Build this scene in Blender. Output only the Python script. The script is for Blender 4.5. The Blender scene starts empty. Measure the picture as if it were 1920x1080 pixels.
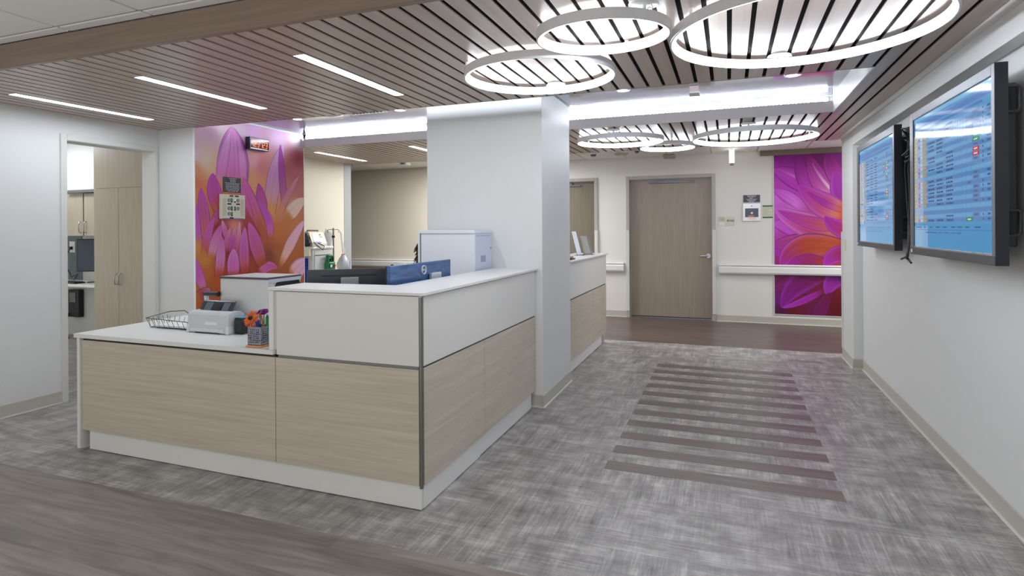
import bpy, bmesh, math, random
from mathutils import Vector, Matrix
random.seed(7)
C = bpy.context.scene.collection
PI = math.pi
# ------------------------------------------------------------------ helpers
def lin(c):
    return tuple(((v/255)/12.92 if v/255 <= .04045 else ((v/255+.055)/1.055)**2.4) for v in c)
class MB:
    def __init__(s): s.v=[]; s.f=[]; s.smooth=[]; s.mi=[]; s.col=[]
    def add(s, verts, faces, smooth=False, mi=0, col=None):
        b=len(s.v); s.v.extend([tuple(p) for p in verts])
        for f in faces:
            s.f.append([b+i for i in f]); s.smooth.append(smooth); s.mi.append(mi); s.col.append(col)
        return s
    def box(s,x0,x1,y0,y1,z0,z1,bev=0,M=None,mi=0,col=None):
        if x0>x1: x0,x1=x1,x0
        if y0>y1: y0,y1=y1,y0
        if z0>z1: z0,z1=z1,z0
        if bev<=0:
            vs=[(x,y,z) for z in (z0,z1) for y in (y0,y1) for x in (x0,x1)]
            fs=[(0,2,3,1),(4,5,7,6),(0,1,5,4),(2,6,7,3),(0,4,6,2),(1,3,7,5)]
        else:
            bm=bmesh.new(); bmesh.ops.create_cube(bm,size=1)
            for v in bm.verts: v.co=Vector(((x0+x1)/2+v.co.x*(x1-x0),(y0+y1)/2+v.co.y*(y1-y0),(z0+z1)/2+v.co.z*(z1-z0)))
            bev=min(bev,(x1-x0)*.49,(y1-y0)*.49,(z1-z0)*.49)
            bmesh.ops.bevel(bm,geom=list(bm.edges),offset=bev,segments=2,affect='EDGES',profile=.5)
            bm.verts.index_update(); vs=[v.co.copy() for v in bm.verts]; fs=[[v.index for v in f.verts] for f in bm.faces]; bm.free()
        if M is not None: vs=[M@Vector(v) for v in vs]
        return s.add(vs,fs,False,mi,col)
    def cyl(s,p0,p1,r0,r1=None,n=20,caps=True,smooth=True,mi=0,col=None):
        r1=r0 if r1 is None else r1
        p0=Vector(p0);p1=Vector(p1);d=(p1-p0).normalized()
        a=d.orthogonal().normalized();b=d.cross(a)
        vs=[];
        for p,r in ((p0,r0),(p1,r1)):
            for i in range(n):
                t=2*PI*i/n; vs.append(p+a*(r*math.cos(t))+b*(r*math.sin(t)))
        s.add(vs,[(i,(i+1)%n,n+(i+1)%n,n+i) for i in range(n)],smooth,mi,col)
        if caps: s.add(vs,[tuple(range(n-1,-1,-1)),tuple(range(n,2*n))],False,mi,col)
        return s
    def tube(s,pts,r,n=8,closed=False,mi=0,col=None):
        pts=[Vector(p) for p in pts]; m=len(pts); vs=[]; prev=None
        for i,p in enumerate(pts):
            if closed: d=(pts[(i+1)%m]-pts[i-1])
            else: d=pts[min(i+1,m-1)]-pts[max(i-1,0)]
            d.normalize()
            if prev is None: a=d.orthogonal().normalized()
            else:
                a=prev-d*prev.dot(d)
                a=a.normalized() if a.length>1e-6 else d.orthogonal().normalized()
            prev=a; b=d.cross(a)
            for k in range(n):
                t=2*PI*k/n; vs.append(p+a*(r*math.cos(t))+b*(r*math.sin(t)))
        fs=[]
        for i in range(m if closed else m-1):
            j=(i+1)%m
            for k in range(n): fs.append((i*n+k,i*n+(k+1)%n,j*n+(k+1)%n,j*n+k))
        s.add(vs,fs,True,mi,col)
        if not closed: s.add(vs,[tuple(range(n-1,-1,-1)),tuple(range((m-1)*n,m*n))],False,mi,col)
        return s
    def lathe(s,prof,c,n=32,mi=0,smooth=True,col=None):
        vs=[];m=len(prof)
        for r,z in prof:
            for k in range(n):
                t=2*PI*k/n; vs.append((c[0]+r*math.cos(t),c[1]+r*math.sin(t),c[2]+z))
        fs=[(i*n+k,i*n+(k+1)%n,(i+1)*n+(k+1)%n,(i+1)*n+k) for i in range(m-1) for k in range(n)]
        return s.add(vs,fs,smooth,mi,col)
    def prism(s,poly,axis,a,b,mi=0,col=None,smooth=False):
        # poly: 2D points; axis x -> (y,z), y -> (x,z), z -> (x,y)
        def P(p,t): return {'x':(t,p[0],p[1]),'y':(p[0],t,p[1]),'z':(p[0],p[1],t)}[axis]
        n=len(poly); vs=[P(p,a) for p in poly]+[P(p,b) for p in poly]
        s.add(vs,[(i,(i+1)%n,n+(i+1)%n,n+i) for i in range(n)],smooth,mi,col)
        s.add(vs,[tuple(range(n-1,-1,-1)),tuple(range(n,2*n))],False,mi,col); return s
    def ball(s,c,r,n=16,m=10,mi=0,col=None):
        rx,ry,rz=(r,r,r) if not isinstance(r,tuple) else r
        vs=[];fs=[]
        for i in range(m+1):
            p=PI*i/m
            for k in range(n):
                t=2*PI*k/n; vs.append((c[0]+rx*math.sin(p)*math.cos(t),c[1]+ry*math.sin(p)*math.sin(t),c[2]+rz*math.cos(p)))
        for i in range(m):
            for k in range(n): fs.append((i*n+k,(i+1)*n+k,(i+1)*n+(k+1)%n,i*n+(k+1)%n))
        return s.add(vs,fs,True,mi,col)
    def xf(s,M): s.v=[tuple(M@Vector(p)) for p in s.v]; return s
    def build(s,name,mat,parent=None):
        me=bpy.data.meshes.new(name); me.from_pydata(s.v,[],s.f)
        mats=mat if isinstance(mat,(list,tuple)) else [mat]
        for m in mats: me.materials.append(m)
        me.polygons.foreach_set('use_smooth',s.smooth)
        me.polygons.foreach_set('material_index',s.mi)
        if any(c is not None for c in s.col):
            at=me.color_attributes.new('Col','FLOAT_COLOR','CORNER'); buf=[]
            for p,c in zip(me.polygons,s.col):
                c=c or (255,255,255); l=lin(c)
                buf.extend((l[0],l[1],l[2],1.0)*p.loop_total)
            at.data.foreach_set('color',buf)
        bm=bmesh.new(); bm.from_mesh(me); bmesh.ops.recalc_face_normals(bm,faces=bm.faces); bm.to_mesh(me); bm.free()
        me.update()
        o=bpy.data.objects.new(name,me); C.objects.link(o)
        if parent is not None:
            o.parent=parent; par=parent
            M=Matrix.Identity(4)
            chain=[]
            while par is not None: chain.append(par); par=par.parent
            # world matrix of the root Empty (parts and sub-parts are built in world space and sit at identity)
            r=chain[-1]; W=r.matrix_basis.copy()
            o.matrix_parent_inverse=(W.inverted() if len(chain)==1 else Matrix.Identity(4))
        return o
def thing(name,label,cat,loc=(0,0,0),group=None,rz=0):
    o=bpy.data.objects.new(name,None); C.objects.link(o); o.location=loc; o.rotation_euler=(0,0,rz)
    o.empty_display_size=.1; o['label']=label; o['category']=cat
    if group: o['group']=group
    return o
def tag(o,label,cat,group=None):
    o['label']=label; o['category']=cat
    if group: o['group']=group
    return o
def struct(name,mb,m,parent=None):
    o=mb.build(name,m,parent)
    if parent is None: o['kind']='structure'
    return o
def bx(*a,**k): return MB().box(*a,**k)
def text_mb(txt,size,M,ext=.0008,align='CENTER'):
    cu=bpy.data.curves.new('lettering','FONT'); cu.body=txt; cu.size=size; cu.extrude=ext; cu.align_x=align; cu.align_y='CENTER'
    o=bpy.data.objects.new('lettering',cu); C.objects.link(o)
    me=bpy.data.meshes.new_from_object(o.evaluated_get(bpy.context.evaluated_depsgraph_get()))
    mb=MB(); mb.add([M@v.co for v in me.vertices],[list(p.vertices) for p in me.polygons])
    C.objects.unlink(o); bpy.data.objects.remove(o); bpy.data.curves.remove(cu); bpy.data.meshes.remove(me)
    return mb
# orientation frames: local x -> reading direction, y -> up, z -> outwards
def frame(o,xd,up):
    xd=Vector(xd).normalized(); up=Vector(up).normalized(); n=xd.cross(up)
    return Matrix(((xd.x,up.x,n.x,o[0]),(xd.y,up.y,n.y,o[1]),(xd.z,up.z,n.z,o[2]),(0,0,0,1)))
def FRONT(o): return frame(o,(1,0,0),(0,0,1))      # reads on a surface that faces -Y
def EAST(o): return frame(o,(0,1,0),(0,0,1))       # reads on a surface that faces +X
def WEST(o): return frame(o,(0,-1,0),(0,0,1))      # reads on a surface that faces -X
# ------------------------------------------------------------------ materials
MATS={}
def mat(name,col,rough=.5,metal=0,emit=0,spec=.5,ecol=None,alpha=None,coat=0,trans=0):
    if name in MATS: return MATS[name]
    m=bpy.data.materials.new(name); m.use_nodes=True; b=m.node_tree.nodes['Principled BSDF']
    l=lin(col); b.inputs['Base Color'].default_value=(*l,1); b.inputs['Roughness'].default_value=rough
    b.inputs['Metallic'].default_value=metal; b.inputs['Specular IOR Level'].default_value=spec
    if emit:
        b.inputs['Emission Color'].default_value=(*lin(ecol or col),1); b.inputs['Emission Strength'].default_value=emit
    if coat: b.inputs['Coat Weight'].default_value=coat; b.inputs['Coat Roughness'].default_value=.05
    if trans: b.inputs['Transmission Weight'].default_value=trans; b.inputs['IOR'].default_value=1.45
    # a little procedural unevenness in the gloss of every surface
    nt=m.node_tree; tc=nt.nodes.new('ShaderNodeTexCoord'); n=nt.nodes.new('ShaderNodeTexNoise'); n.inputs['Scale'].default_value=9
    r=nt.nodes.new('ShaderNodeMapRange'); r.inputs['To Min'].default_value=max(0,rough*.9); r.inputs['To Max'].default_value=min(1,rough*1.1)
    nt.links.new(tc.outputs['Object'],n.inputs['Vector']); nt.links.new(n.outputs['Fac'],r.inputs['Value']); nt.links.new(r.outputs['Result'],b.inputs['Roughness'])
    MATS[name]=m; return m
def nodes(m): return m.node_tree, m.node_tree.nodes['Principled BSDF']
def wood(name,cols,scale,rough,spec=.5,bump=.02,planks=None,detail=6,dist=.4):
    m=mat(name,cols[1],rough,spec=spec); nt,b=nodes(m); N=nt.nodes.new; L=nt.links.new
    tc=N('ShaderNodeTexCoord'); mp=N('ShaderNodeMapping'); mp.inputs['Scale'].default_value=scale
    L(tc.outputs['Object'],mp.inputs['Vector'])
    n1=N('ShaderNodeTexNoise'); n1.inputs['Scale'].default_value=1; n1.inputs['Detail'].default_value=detail; n1.inputs['Roughness'].default_value=.6; n1.inputs['Distortion'].default_value=dist
    L(mp.outputs['Vector'],n1.inputs['Vector'])
    cr=N('ShaderNodeValToRGB'); e=cr.color_ramp.elements
    e[0].position=.3; e[0].color=(*lin(cols[0]),1); e[1].position=.7; e[1].color=(*lin(cols[2]),1)
    x=e.new(.5); x.color=(*lin(cols[1]),1)
    L(n1.outputs['Fac'],cr.inputs['Fac']); out=cr.outputs['Color']
    if planks:
        br=N('ShaderNodeTexBrick'); mp2=N('ShaderNodeMapping'); mp2.inputs['Rotation'].default_value=(0,0,planks[2] if len(planks)>2 else 0)
        L(tc.outputs['Object'],mp2.inputs['Vector']); L(mp2.outputs['Vector'],br.inputs['Vector'])
        br.inputs['Scale'].default_value=1; br.inputs['Brick Width'].default_value=planks[0]; br.inputs['Row Height'].default_value=planks[1]
        br.inputs['Mortar Size'].default_value=.0012; br.inputs['Color1'].default_value=(.86,.86,.86,1); br.inputs['Color2'].default_value=(1.08,1.06,1.05,1); br.inputs['Mortar'].default_value=(.6,.6,.6,1)
        br.offset=.37
        mx=N('ShaderNodeMix'); mx.data_type='RGBA'; mx.blend_type='MULTIPLY'; mx.inputs[0].default_value=1
        L(out,mx.inputs[6]); L(br.outputs['Color'],mx.inputs[7]); out=mx.outputs[2]
    L(out,b.inputs['Base Color'])
    bp=N('ShaderNodeBump'); bp.inputs['Strength'].default_value=bump; bp.inputs['Distance'].default_value=.01
    L(n1.outputs['Fac'],bp.inputs['Height']); L(bp.outputs['Normal'],b.inputs['Normal'])
    return m
def vcol(name,rough=.4,emit=0,spec=.5):
    m=mat(name,(200,200,200),rough,spec=spec); nt,b=nodes(m)
    a=nt.nodes.new('ShaderNodeVertexColor'); a.layer_name='Col'
    if emit:
        nt.links.new(a.outputs['Color'],b.inputs['Emission Color']); b.inputs['Emission Strength'].default_value=emit
        b.inputs['Base Color'].default_value=(.01,.01,.012,1)
    else: nt.links.new(a.outputs['Color'],b.inputs['Base Color'])
    return m
def vinyl(name):
    m=mat(name,(130,127,125),.36,spec=.45); nt,b=nodes(m); N=nt.nodes.new; L=nt.links.new
    tc=N('ShaderNodeTexCoord')
    def noise(scale,detail=4,rough=.6):
        mp=N('ShaderNodeMapping'); mp.inputs['Scale'].default_value=scale; L(tc.outputs['Object'],mp.inputs['Vector'])
        n=N('ShaderNodeTexNoise'); n.inputs['Scale'].default_value=1; n.inputs['Detail'].default_value=detail; n.inputs['Roughness'].default_value=rough
        L(mp.outputs['Vector'],n.inputs['Vector']); return n.outputs['Fac']
    def mixf(a,bb,f,blend='MIX'):
        x=N('ShaderNodeMix'); x.data_type='FLOAT'
        if isinstance(f,float): x.inputs[0].default_value=f
        else: L(f,x.inputs[0])
        L(a,x.inputs[2]); L(bb,x.inputs[3]); return x.outputs[0]
    # woven hatching: fine threads along X and along Y, in tile-like patches
    tx=mixf(noise((3.5,95,1),3),noise((3,17,1),4),.5); ty=mixf(noise((95,3.5,1),3),noise((17,3,1),4),.5)
    ck=N('ShaderNodeTexBrick'); ck.inputs['Scale'].default_value=1; ck.inputs['Brick Width'].default_value=.34; ck.inputs['Row Height'].default_value=.17; ck.inputs['Mortar Size'].default_value=0
    ck.inputs['Color1'].default_value=(.2,.2,.2,1); ck.inputs['Color2'].default_value=(.8,.8,.8,1); ck.offset=.5
    L(tc.outputs['Object'],ck.inputs['Vector'])
    sep=N('ShaderNodeSeparateColor'); L(ck.outputs['Color'],sep.inputs['Color'])
    w=mixf(tx,ty,sep.outputs[0])
    blot=mixf(w,noise((6,6,1),5,.65),.3)
    cr=N('ShaderNodeValToRGB'); e=cr.color_ramp.elements
    e[0].position=.37; e[0].color=(*lin((92,89,88)),1); e[1].position=.63; e[1].color=(*lin((208,206,204)),1)
    x=e.new(.5); x.color=(*lin((150,147,145)),1)
    L(blot,cr.inputs['Fac']); L(cr.outputs['Color'],b.inputs['Base Color'])
    bp=N('ShaderNodeBump'); bp.inputs['Strength'].default_value=.05; bp.inputs['Distance'].default_value=.004
    L(w,bp.inputs['Height']); L(bp.outputs['Normal'],b.inputs['Normal'])
    return m
M_wallf=mat('far_wall_paint',(230,229,225),.55,spec=.3)
M_wall=mat('wall_paint',(221,223,222),.55,spec=.3)
M_wallw=mat('warm_lit_wall_paint',(212,206,190),.55,spec=.3)  # cream walls; on the far wall the cream is warm light painted in
M_trimw=mat('frame_paint',(214,215,211),.4)
M_grayframe=mat('grey_frame_paint',(176,172,165),.4)
M_base=mat('rubber_baseboard',(190,188,177),.5)
M_basetoe=mat('pale_base_edge',(215,216,206),.45)
M_tile=mat('ceiling_tile',(236,236,232),.8,spec=.2)
M_tgrid=mat('ceiling_grid',(178,176,168),.5)
M_black=mat('plenum_black',(14,13,13),.9,spec=.1)
M_slat=wood('taupe_slat_wood',((178,162,150),(187,171,159),(195,180,169)),(22,.9,22),.315,spec=.65,bump=0,detail=2,dist=0)
M_fascia=wood('brown_fascia_wood',((126,109,96),(136,118,104),(146,128,115)),(1.3,26,26),.4)
M_desk=wood('pale_ash_laminate',((190,181,164),(200,191,174),(209,201,185)),(1.6,1.6,44),.38,detail=5)
M_floor=vinyl('woven_vinyl_floor')
M_plank=wood('grey_brown_plank',((108,100,95),(134,126,120),(154,146,140)),(1.5,15,20),.34,planks=(1.22,.152),dist=1.1)
M_plank2=wood('brown_plank',((82,68,62),(98,83,77),(114,99,92)),(1.6,22,20),.34,planks=(1.22,.152))
M_inlay=wood('inlay_plank',((100,90,86),(112,102,98),(124,114,110)),(1.6,24,20),.34)
M_white=mat('white_laminate',(232,233,231),.33)
M_whitep=mat('white_panel',(228,228,224),.36)
M_alu=mat('grey_aluminium',(128,128,128),.35,metal=.7)
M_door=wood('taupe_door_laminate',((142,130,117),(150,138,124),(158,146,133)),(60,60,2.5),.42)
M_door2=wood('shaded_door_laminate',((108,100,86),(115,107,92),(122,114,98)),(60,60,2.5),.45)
M_cab=wood('sand_cabinet_laminate',((172,161,141),(180,169,149),(188,177,157)),(40,40,2.5),.4)
M_steel=mat('brushed_steel',(200,200,200),.28,metal=.9)
M_ring=mat('silver_ring_metal',(226,227,230),.42)
M_blk=mat('black_plastic',(22,23,26),.4)
M_dk=mat('dark_blue_black_plastic',(20,24,36),.38)
M_bezel=mat('silver_bezel',(104,107,114),.42,metal=.2)
M_darkbezel=mat('dark_bezel',(66,68,72),.4)
M_corr=mat('corridor_fill_diffuser',(255,255,255),.5,emit=13,ecol=(252,252,252))  # glow of the corridor fill lights, added out of view
M_ledb=mat('back_light_diffuser',(255,255,255),.5,emit=7,ecol=(250,250,250))
M_led=mat('white_light_diffuser',(255,255,255),.5,emit=15,ecol=(240,246,255))
M_ringled=mat('ring_light_diffuser',(255,255,255),.5,emit=14,ecol=(239,245,255))
M_cove=mat('cove_light_strip',(255,255,255),.5,emit=32,ecol=(234,242,255))
M_spot=mat('downlight_lens',(255,255,255),.5,emit=10,ecol=(250,250,255))
EXPOSURE=1.04
# ------------------------------------------------------------------ setting
ZA=2.374; ZT=2.512; ZC=2.53; XL=-5.14; XW=-4.68; YA=4.078; YB=5.53; XR=1.148; XN=1.232; YF=9.22
XEND=4.6; YBACK=-.2; XFAR=-9.4
o=struct('floor',bx(XFAR,XEND,2.228,7.29,-.12,0),M_floor)
o=struct('floor_planks_front',bx(XFAR,XEND,YBACK,2.228,-.12,0),M_plank)
o=struct('floor_planks_far',bx(XFAR,XEND,7.29,YF+2.2,-.12,0),M_plank2)
for k in range(11):
    y=3.377+.2662*k
    struct('trim_%d'%(k+1),bx(-.694,.555,y,y+.126,-.002,.0012),M_inlay)
# left wall with the cased opening
struct('wall_left',MB().box(XL-.15,XL,YBACK,3.226,0,2.62).box(XL-.15,XL,3.226,4.02,2.165,2.62).box(XL-.15,XL,4.02,4.06,0,2.62),M_wall)
struct('wall_left_return',bx(XL-.15,XW-.0125,4.06,5.55,0,2.56),M_wall)
struct('wall_left_far',bx(-5.40,-5.25,5.55,7.083,0,2.62),M_wallw)
struct('trim_12',bx(-5.40,-5.245,7.083,7.25,0,2.62,.004),mat('grey_end_post',(150,152,156),.45))
# casing of the opening: head, two jambs with linings
cas=MB()
cas.box(XL,XL+.012,3.178,3.226,0,2.214,.003).box(XL,XL+.012,4.019,4.045,0,2.214,.003).box(XL,XL+.012,3.226,4.019,2.165,2.214,.003)
cas.box(XL-.16,XL+.004,3.222,3.23,0,2.169).box(XL-.16,XL+.004,4.012,4.021,0,2.169).box(XL-.16,XL+.004,3.23,4.012,2.161,2.169)
struct('trim_13',cas,M_trimw)
# far wall, door openings at door_1 and door_2
struct('wall_far_left',bx(XFAR,-3.25,YF,YF+.14,0,2.62),M_wallw)  # same wall as wall_far, its warmer light put into the colour
fw=MB().box(-3.25,-2.02,YF,YF+.14,2.16,2.62).box(-2.02,-1.46,YF,YF+.14,0,2.62).box(-1.46,-.235,YF,YF+.14,2.16,2.62).box(-.235,XEND,YF,YF+.14,0,2.62)
struct('wall_far',fw,M_wallf)
struct('wall_behind_doors',bx(-4.5,.5,YF+2.0,YF+2.1,0,2.62),M_wallw)
struct('wall_column',bx(-2.39,-1.372,4.36,5.208,0,ZC-.002,.004),M_wall)
struct('wall_right',MB().box(XN,XN+.15,YBACK,6.556,0,2.62),M_wall)
struct('wall_right_header',MB().box(XR,XN+.001,YBACK,6.556,2.212,2.53).box(XR-.014,XR,YBACK,7.1,2.335,ZA-.002),M_wall)
struct('wall_right_pier',bx(XR,XEND,6.556,7.12,0,2.53,.004),M_wall)
struct('wall_left_end',bx(XFAR-.1,XFAR,4.3,YF+.1,0,2.62),M_wallw)
struct('wall_corridor_end',bx(XEND,XEND+.1,7.0,YF+.1,0,2.62),M_wall)
# baseboards
def base(name,pts,ret=None):
    m=MB();t=MB()
    for (a,b,side) in pts:
        # side: which way the board faces
        x0,y0=a;x1,y1=b
        if side=='E': m.box(x0,x0+.008,y0,y1,.012,.1,.002); t.box(x0,x0+.02,y0,y1,.0,.012,.003)
        if side=='W': m.box(x0-.008,x0,y0,y1,.012,.1,.002); t.box(x0-.02,x0,y0,y1,.0,.012,.003)
        if side=='S': m.box(x0,x1,y0-.008,y0,.012,.1,.002); t.box(x0,x1,y0-.02,y0,.0,.012,.003)
    o=struct(name,m,M_base); t.build('base_edge',M_basetoe,o); return o
base('baseboard_left',[((XL,YBACK),(XL,3.178),'E'),((XL,4.06),(XW-.01,4.06),'S')])
base('baseboard_column',[((-2.39,4.36),(-1.372,4.36),'S'),((-1.372,4.34),(-1.372,5.208),'E')])
base('baseboard_right',[((XN,YBACK),(XN,6.556),'W'),((XR,6.54),(XR,7.12),'W'),((XR,6.556),(XN,6.556),'S')])
base('baseboard_far',[((-2.0,YF),(-1.512,YF),'S'),((-.178,YF),(XEND,YF),'S'),((XFAR,YF),(-3.3,YF),'S')])
# ceilings: tiles, slats, the lit recess between the two slatted fields
tl=MB()
def tiles(x0,x1,y0,y1,xs,ys):
    xe=[x0]+sorted(x for x in xs if x0<x<x1)+[x1]; ye=[y0]+sorted(y for y in ys if y0<y<y1)+[y1]
    for a,b in zip(xe,xe[1:]):
        for c,d in zip(ye,ye[1:]):
            if b-a>.03 and d-c>.03: tl.box(a+.009,b-.009,c+.009,d-.009,ZT,ZT+.016,.005)
xs=[-3.398+.632*i for i in range(-12,16)]
tiles(XFAR,XEND,YBACK,2.165,xs,[2.085-.632*i for i in range(9)])
tiles(XFAR,XEND,7.34,YF,xs,[7.34+.61*i for i in range(1,4)])
struct('ceiling',tl,M_tile)
struct('ceiling_grid',MB().box(XFAR,XEND,YBACK,2.165,ZT+.006,ZT+.03).box(XFAR,XEND,7.34,YF,ZT+.006,ZT+.03),M_tgrid)
struct('ceiling_plenum',MB().box(XL-.1,XR+.002,2.186,YA-.0125,ZA+.007,ZA+.05).box(-5.3,XR+.002,YB+.022,7.33,ZA+.007,ZA+.05).box(.839,XR+.002,YA-.01,YB+.021,ZA+.007,ZA+.05),M_black)
struct('ceiling_slab',MB().box(XFAR,XEND,YBACK,YF+2.2,2.62,2.72),M_tile)
struct('ceiling_fascia_front',MB().box(XFAR,XEND,2.163,2.185,ZA,ZT-.002).box(XFAR,XEND,2.164,2.1915,ZA-.003,ZA-.0005),M_fascia)
gaps=[-1.338+.1036*k for k in range(-37,21)]+[.826,.925,1.02]
edges=sorted(g for g in gaps if XL+.01<g<XR-.02)
G=.0112
def slat_field(name,x0,x1,y0,y1,cut):
    m=MB(); e=[x0-G]+[g for g in edges if x0+.02<g<x1-.02]+[x1+G]
    for a,b in zip(e,e[1:]):
        segs=[(y0,y1)]
        for cx0,cx1,cy0,cy1 in cut:
            if a+G<cx1-.01 and b-G>cx0+.01:
                ns=[]
                for s0,s1 in segs:
                    if cy0>s0: ns.append((s0,min(s1,cy0)))
                    if cy1<s1: ns.append((max(s0,cy1),s1))
                segs=[q for q in ns if q[1]-q[0]>.01]
        for s0,s1 in segs: m.box(a+G,b-G,s0,s1,ZA,ZA+.02)
    return struct(name,m,M_slat)
LX=[-4.735,-3.46,-2.215]
# each recessed light takes the width of a slat
def near_slat(x):
    e=[XL-G]+edges; 
    for a,b in zip(e,e[1:]):
        if a<=x<=b: return (a+G,b-G)
LS=[near_slat(x) for x in LX]; LSB=[near_slat(x) for x in (-4.76,-3.5)]
slat_field('ceiling_slats_front',XL,XR,2.192,YA-.012,[(a,b,2.595,3.65) for a,b in LS])
slat_field('ceiling_slats_back',-5.25,XR,YB+.02,7.33,[(a,b,5.93,6.99) for a,b in LSB+[near_slat(-2.2)]])
struct('ceiling_slats_side',MB().box(.838,.925-G,YA-.012,YB+.02,ZA,ZA+.02).box(.925+G,1.02-G,YA-.012,YB+.02,ZA,ZA+.02).box(1.02+G,XR,YA-.012,YB+.02,ZA,ZA+.02),M_slat)
struct('trim_14',MB().box(XL,.838,YA-.012,YA,ZA,ZA+.068),M_fascia)          # end board of the front slats
struct('trim_15',MB().box(XW-.001,.83,YB,YB+.014,ZA,2.468).box(XW-.012,XW+.03,YB-.035,YB+.0,ZA-.004,2.47),mat('pale_cove_board',(196,188,186),.4,spec=.5))
struct('trim_16',MB().box(.828,.838,YA-.012,YB+.02,ZA-.001,ZC),M_white)
struct('trim_17',MB().box(-5.3,XR,7.33,7.342,ZA,ZT),mat('end_board',(150,138,126),.4))
M_mir=mat('polished_cove_ceiling',(226,226,236),.1,metal=.9)
nt,b=nodes(M_mir)
tc=nt.nodes.new('ShaderNodeTexCoord');mp=nt.nodes.new('ShaderNodeMapping');mp.inputs['Scale'].default_value=(1.1,9,1)
nz=nt.nodes.new('ShaderNodeTexNoise');nz.inputs['Scale'].default_value=1;nz.inputs['Detail'].default_value=3
bp=nt.nodes.new('ShaderNodeBump');bp.inputs['Strength'].default_value=.12;bp.inputs['Distance'].default_value=.012
nt.links.new(tc.outputs['Object'],mp.inputs['Vector']);nt.links.new(mp.outputs['Vector'],nz.inputs['Vector']);nt.links.new(nz.outputs['Fac'],bp.inputs['Height']);nt.links.new(bp.outputs['Normal'],b.inputs['Normal'])
struct('ceiling_cove',bx(XW-.02,.838,YA-.2,YB+.2,ZC,ZC+.02),M_mir)
struct('trim_18',MB().box(XW-.003,XW+.008,4.06,YB,2.512,ZC-.001),mat('white_metal_trim',(240,240,240),.3))
struct('trim_19',MB().box(-1.372,-1.364,4.36,5.208,2.522,ZC-.001),M_alu)
# strips of light on the two ledges
led=thing('cove_light','long white light strip on the far ledge of the ceiling recess','light',(-1.9,YB+.03,2.48))
MB().box(XW+.03,.79,YB+.022,YB+.034,2.474,2.5).build('diffuser',M_cove,led)
m=MB()
for i in range(180):
    x=XW+.05+i*.03; m.box(x,x+.012,YB+.0,YB+.012,2.4675,2.475)
m.build('lens_strip',mat('lens_beads',(240,238,225),.3),led)
MB().box(XW+.02,.8,YB+.036,YB+.05,2.468,2.506,.002).build('housing',M_white,led)
led=thing('cove_light','long white light strip on the near ledge, behind the front slats','light',(-1.9,4.02,2.44))
MB().box(XW+.03,.79,4.015,4.03,2.447,2.462).build('diffuser',M_cove,led)
MB().box(XW+.02,.8,4.0,4.035,2.43,2.446,.002).build('housing',M_alu,led)
struct('trim_20',MB().box(XW,.83,3.99,YA-.012,2.395,2.43).box(XW,.83,YB+.014,YB+.2,2.44,2.466).box(XW,.83,YB+.056,YB+.07,2.466,ZC-.001),M_white)
# ------------------------------------------------------------------ lights in the slats
def linear(ab,y0,y1,label,group,dm=None):
    a,b=ab
    t=thing('ceiling_light',label,'light',((a+b)/2,(y0+y1)/2,ZA+.02),group)
    MB().box(a+.004,b-.004,y0+.004,y1-.004,ZA+.003,ZA+.012).build('diffuser',dm or M_led,t)
    f=MB().box(a-.002,a+.004,y0,y1,ZA-.0005,ZA+.016).box(b-.004,b+.002,y0,y1,ZA-.0005,ZA+.016).box(a,b,y0,y0+.004,ZA-.0005,ZA+.016).box(a,b,y1-.004,y1,ZA-.0005,ZA+.016)
    f.build('light_frame',M_trimw,t)
linear(LS[0],2.595,3.65,'linear white ceiling light next to the left wall with the doorway','linear lights in the front slats')
linear(LS[1],2.595,3.65,'linear white ceiling light above the scanner end of the desk','linear lights in the front slats')
linear(LS[2],2.595,3.65,'linear white ceiling light nearest the round ring lights','linear lights in the front slats')
linear(LSB[0],5.93,6.99,'linear white ceiling light above the medical cart in the back area','linear lights in the back slats',M_ledb)
linear(near_slat(-2.2),5.93,6.99,'added unseen linear white ceiling light in the back area, behind the column','linear lights in the back slats',M_ledb)  # unseen; added to continue the row and lighten the back area
linear(LSB[1],5.93,6.99,'linear white ceiling light in the back area, cut off by the column','linear lights in the back slats',M_ledb)
for (x0,x1,y0,y1,lab) in ((-4.35,-3.15,7.55,8.75,'added unseen corridor ceiling light behind the column'),(2.2,3.4,7.6,8.2,'added unseen corridor ceiling light round the corner from the displays')):  # unseen lights added to brighten the dark far walls
    t=thing('ceiling_light',lab,'light',((x0+x1)/2,(y0+y1)/2,ZT))
    MB().box(x0,x1,y0,y1,ZT-.004,ZT+.002).build('diffuser',M_corr,t)
    MB().box(x0-.02,x0,y0-.02,y1+.02,ZT-.006,ZT+.002).box(x1,x1+.02,y0-.02,y1+.02,ZT-.006,ZT+.002).box(x0,x1,y0-.02,y0,ZT-.006,ZT+.002).box(x0,x1,y1,y1+.02,ZT-.006,ZT+.002).build('light_frame',M_white,t)
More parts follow.
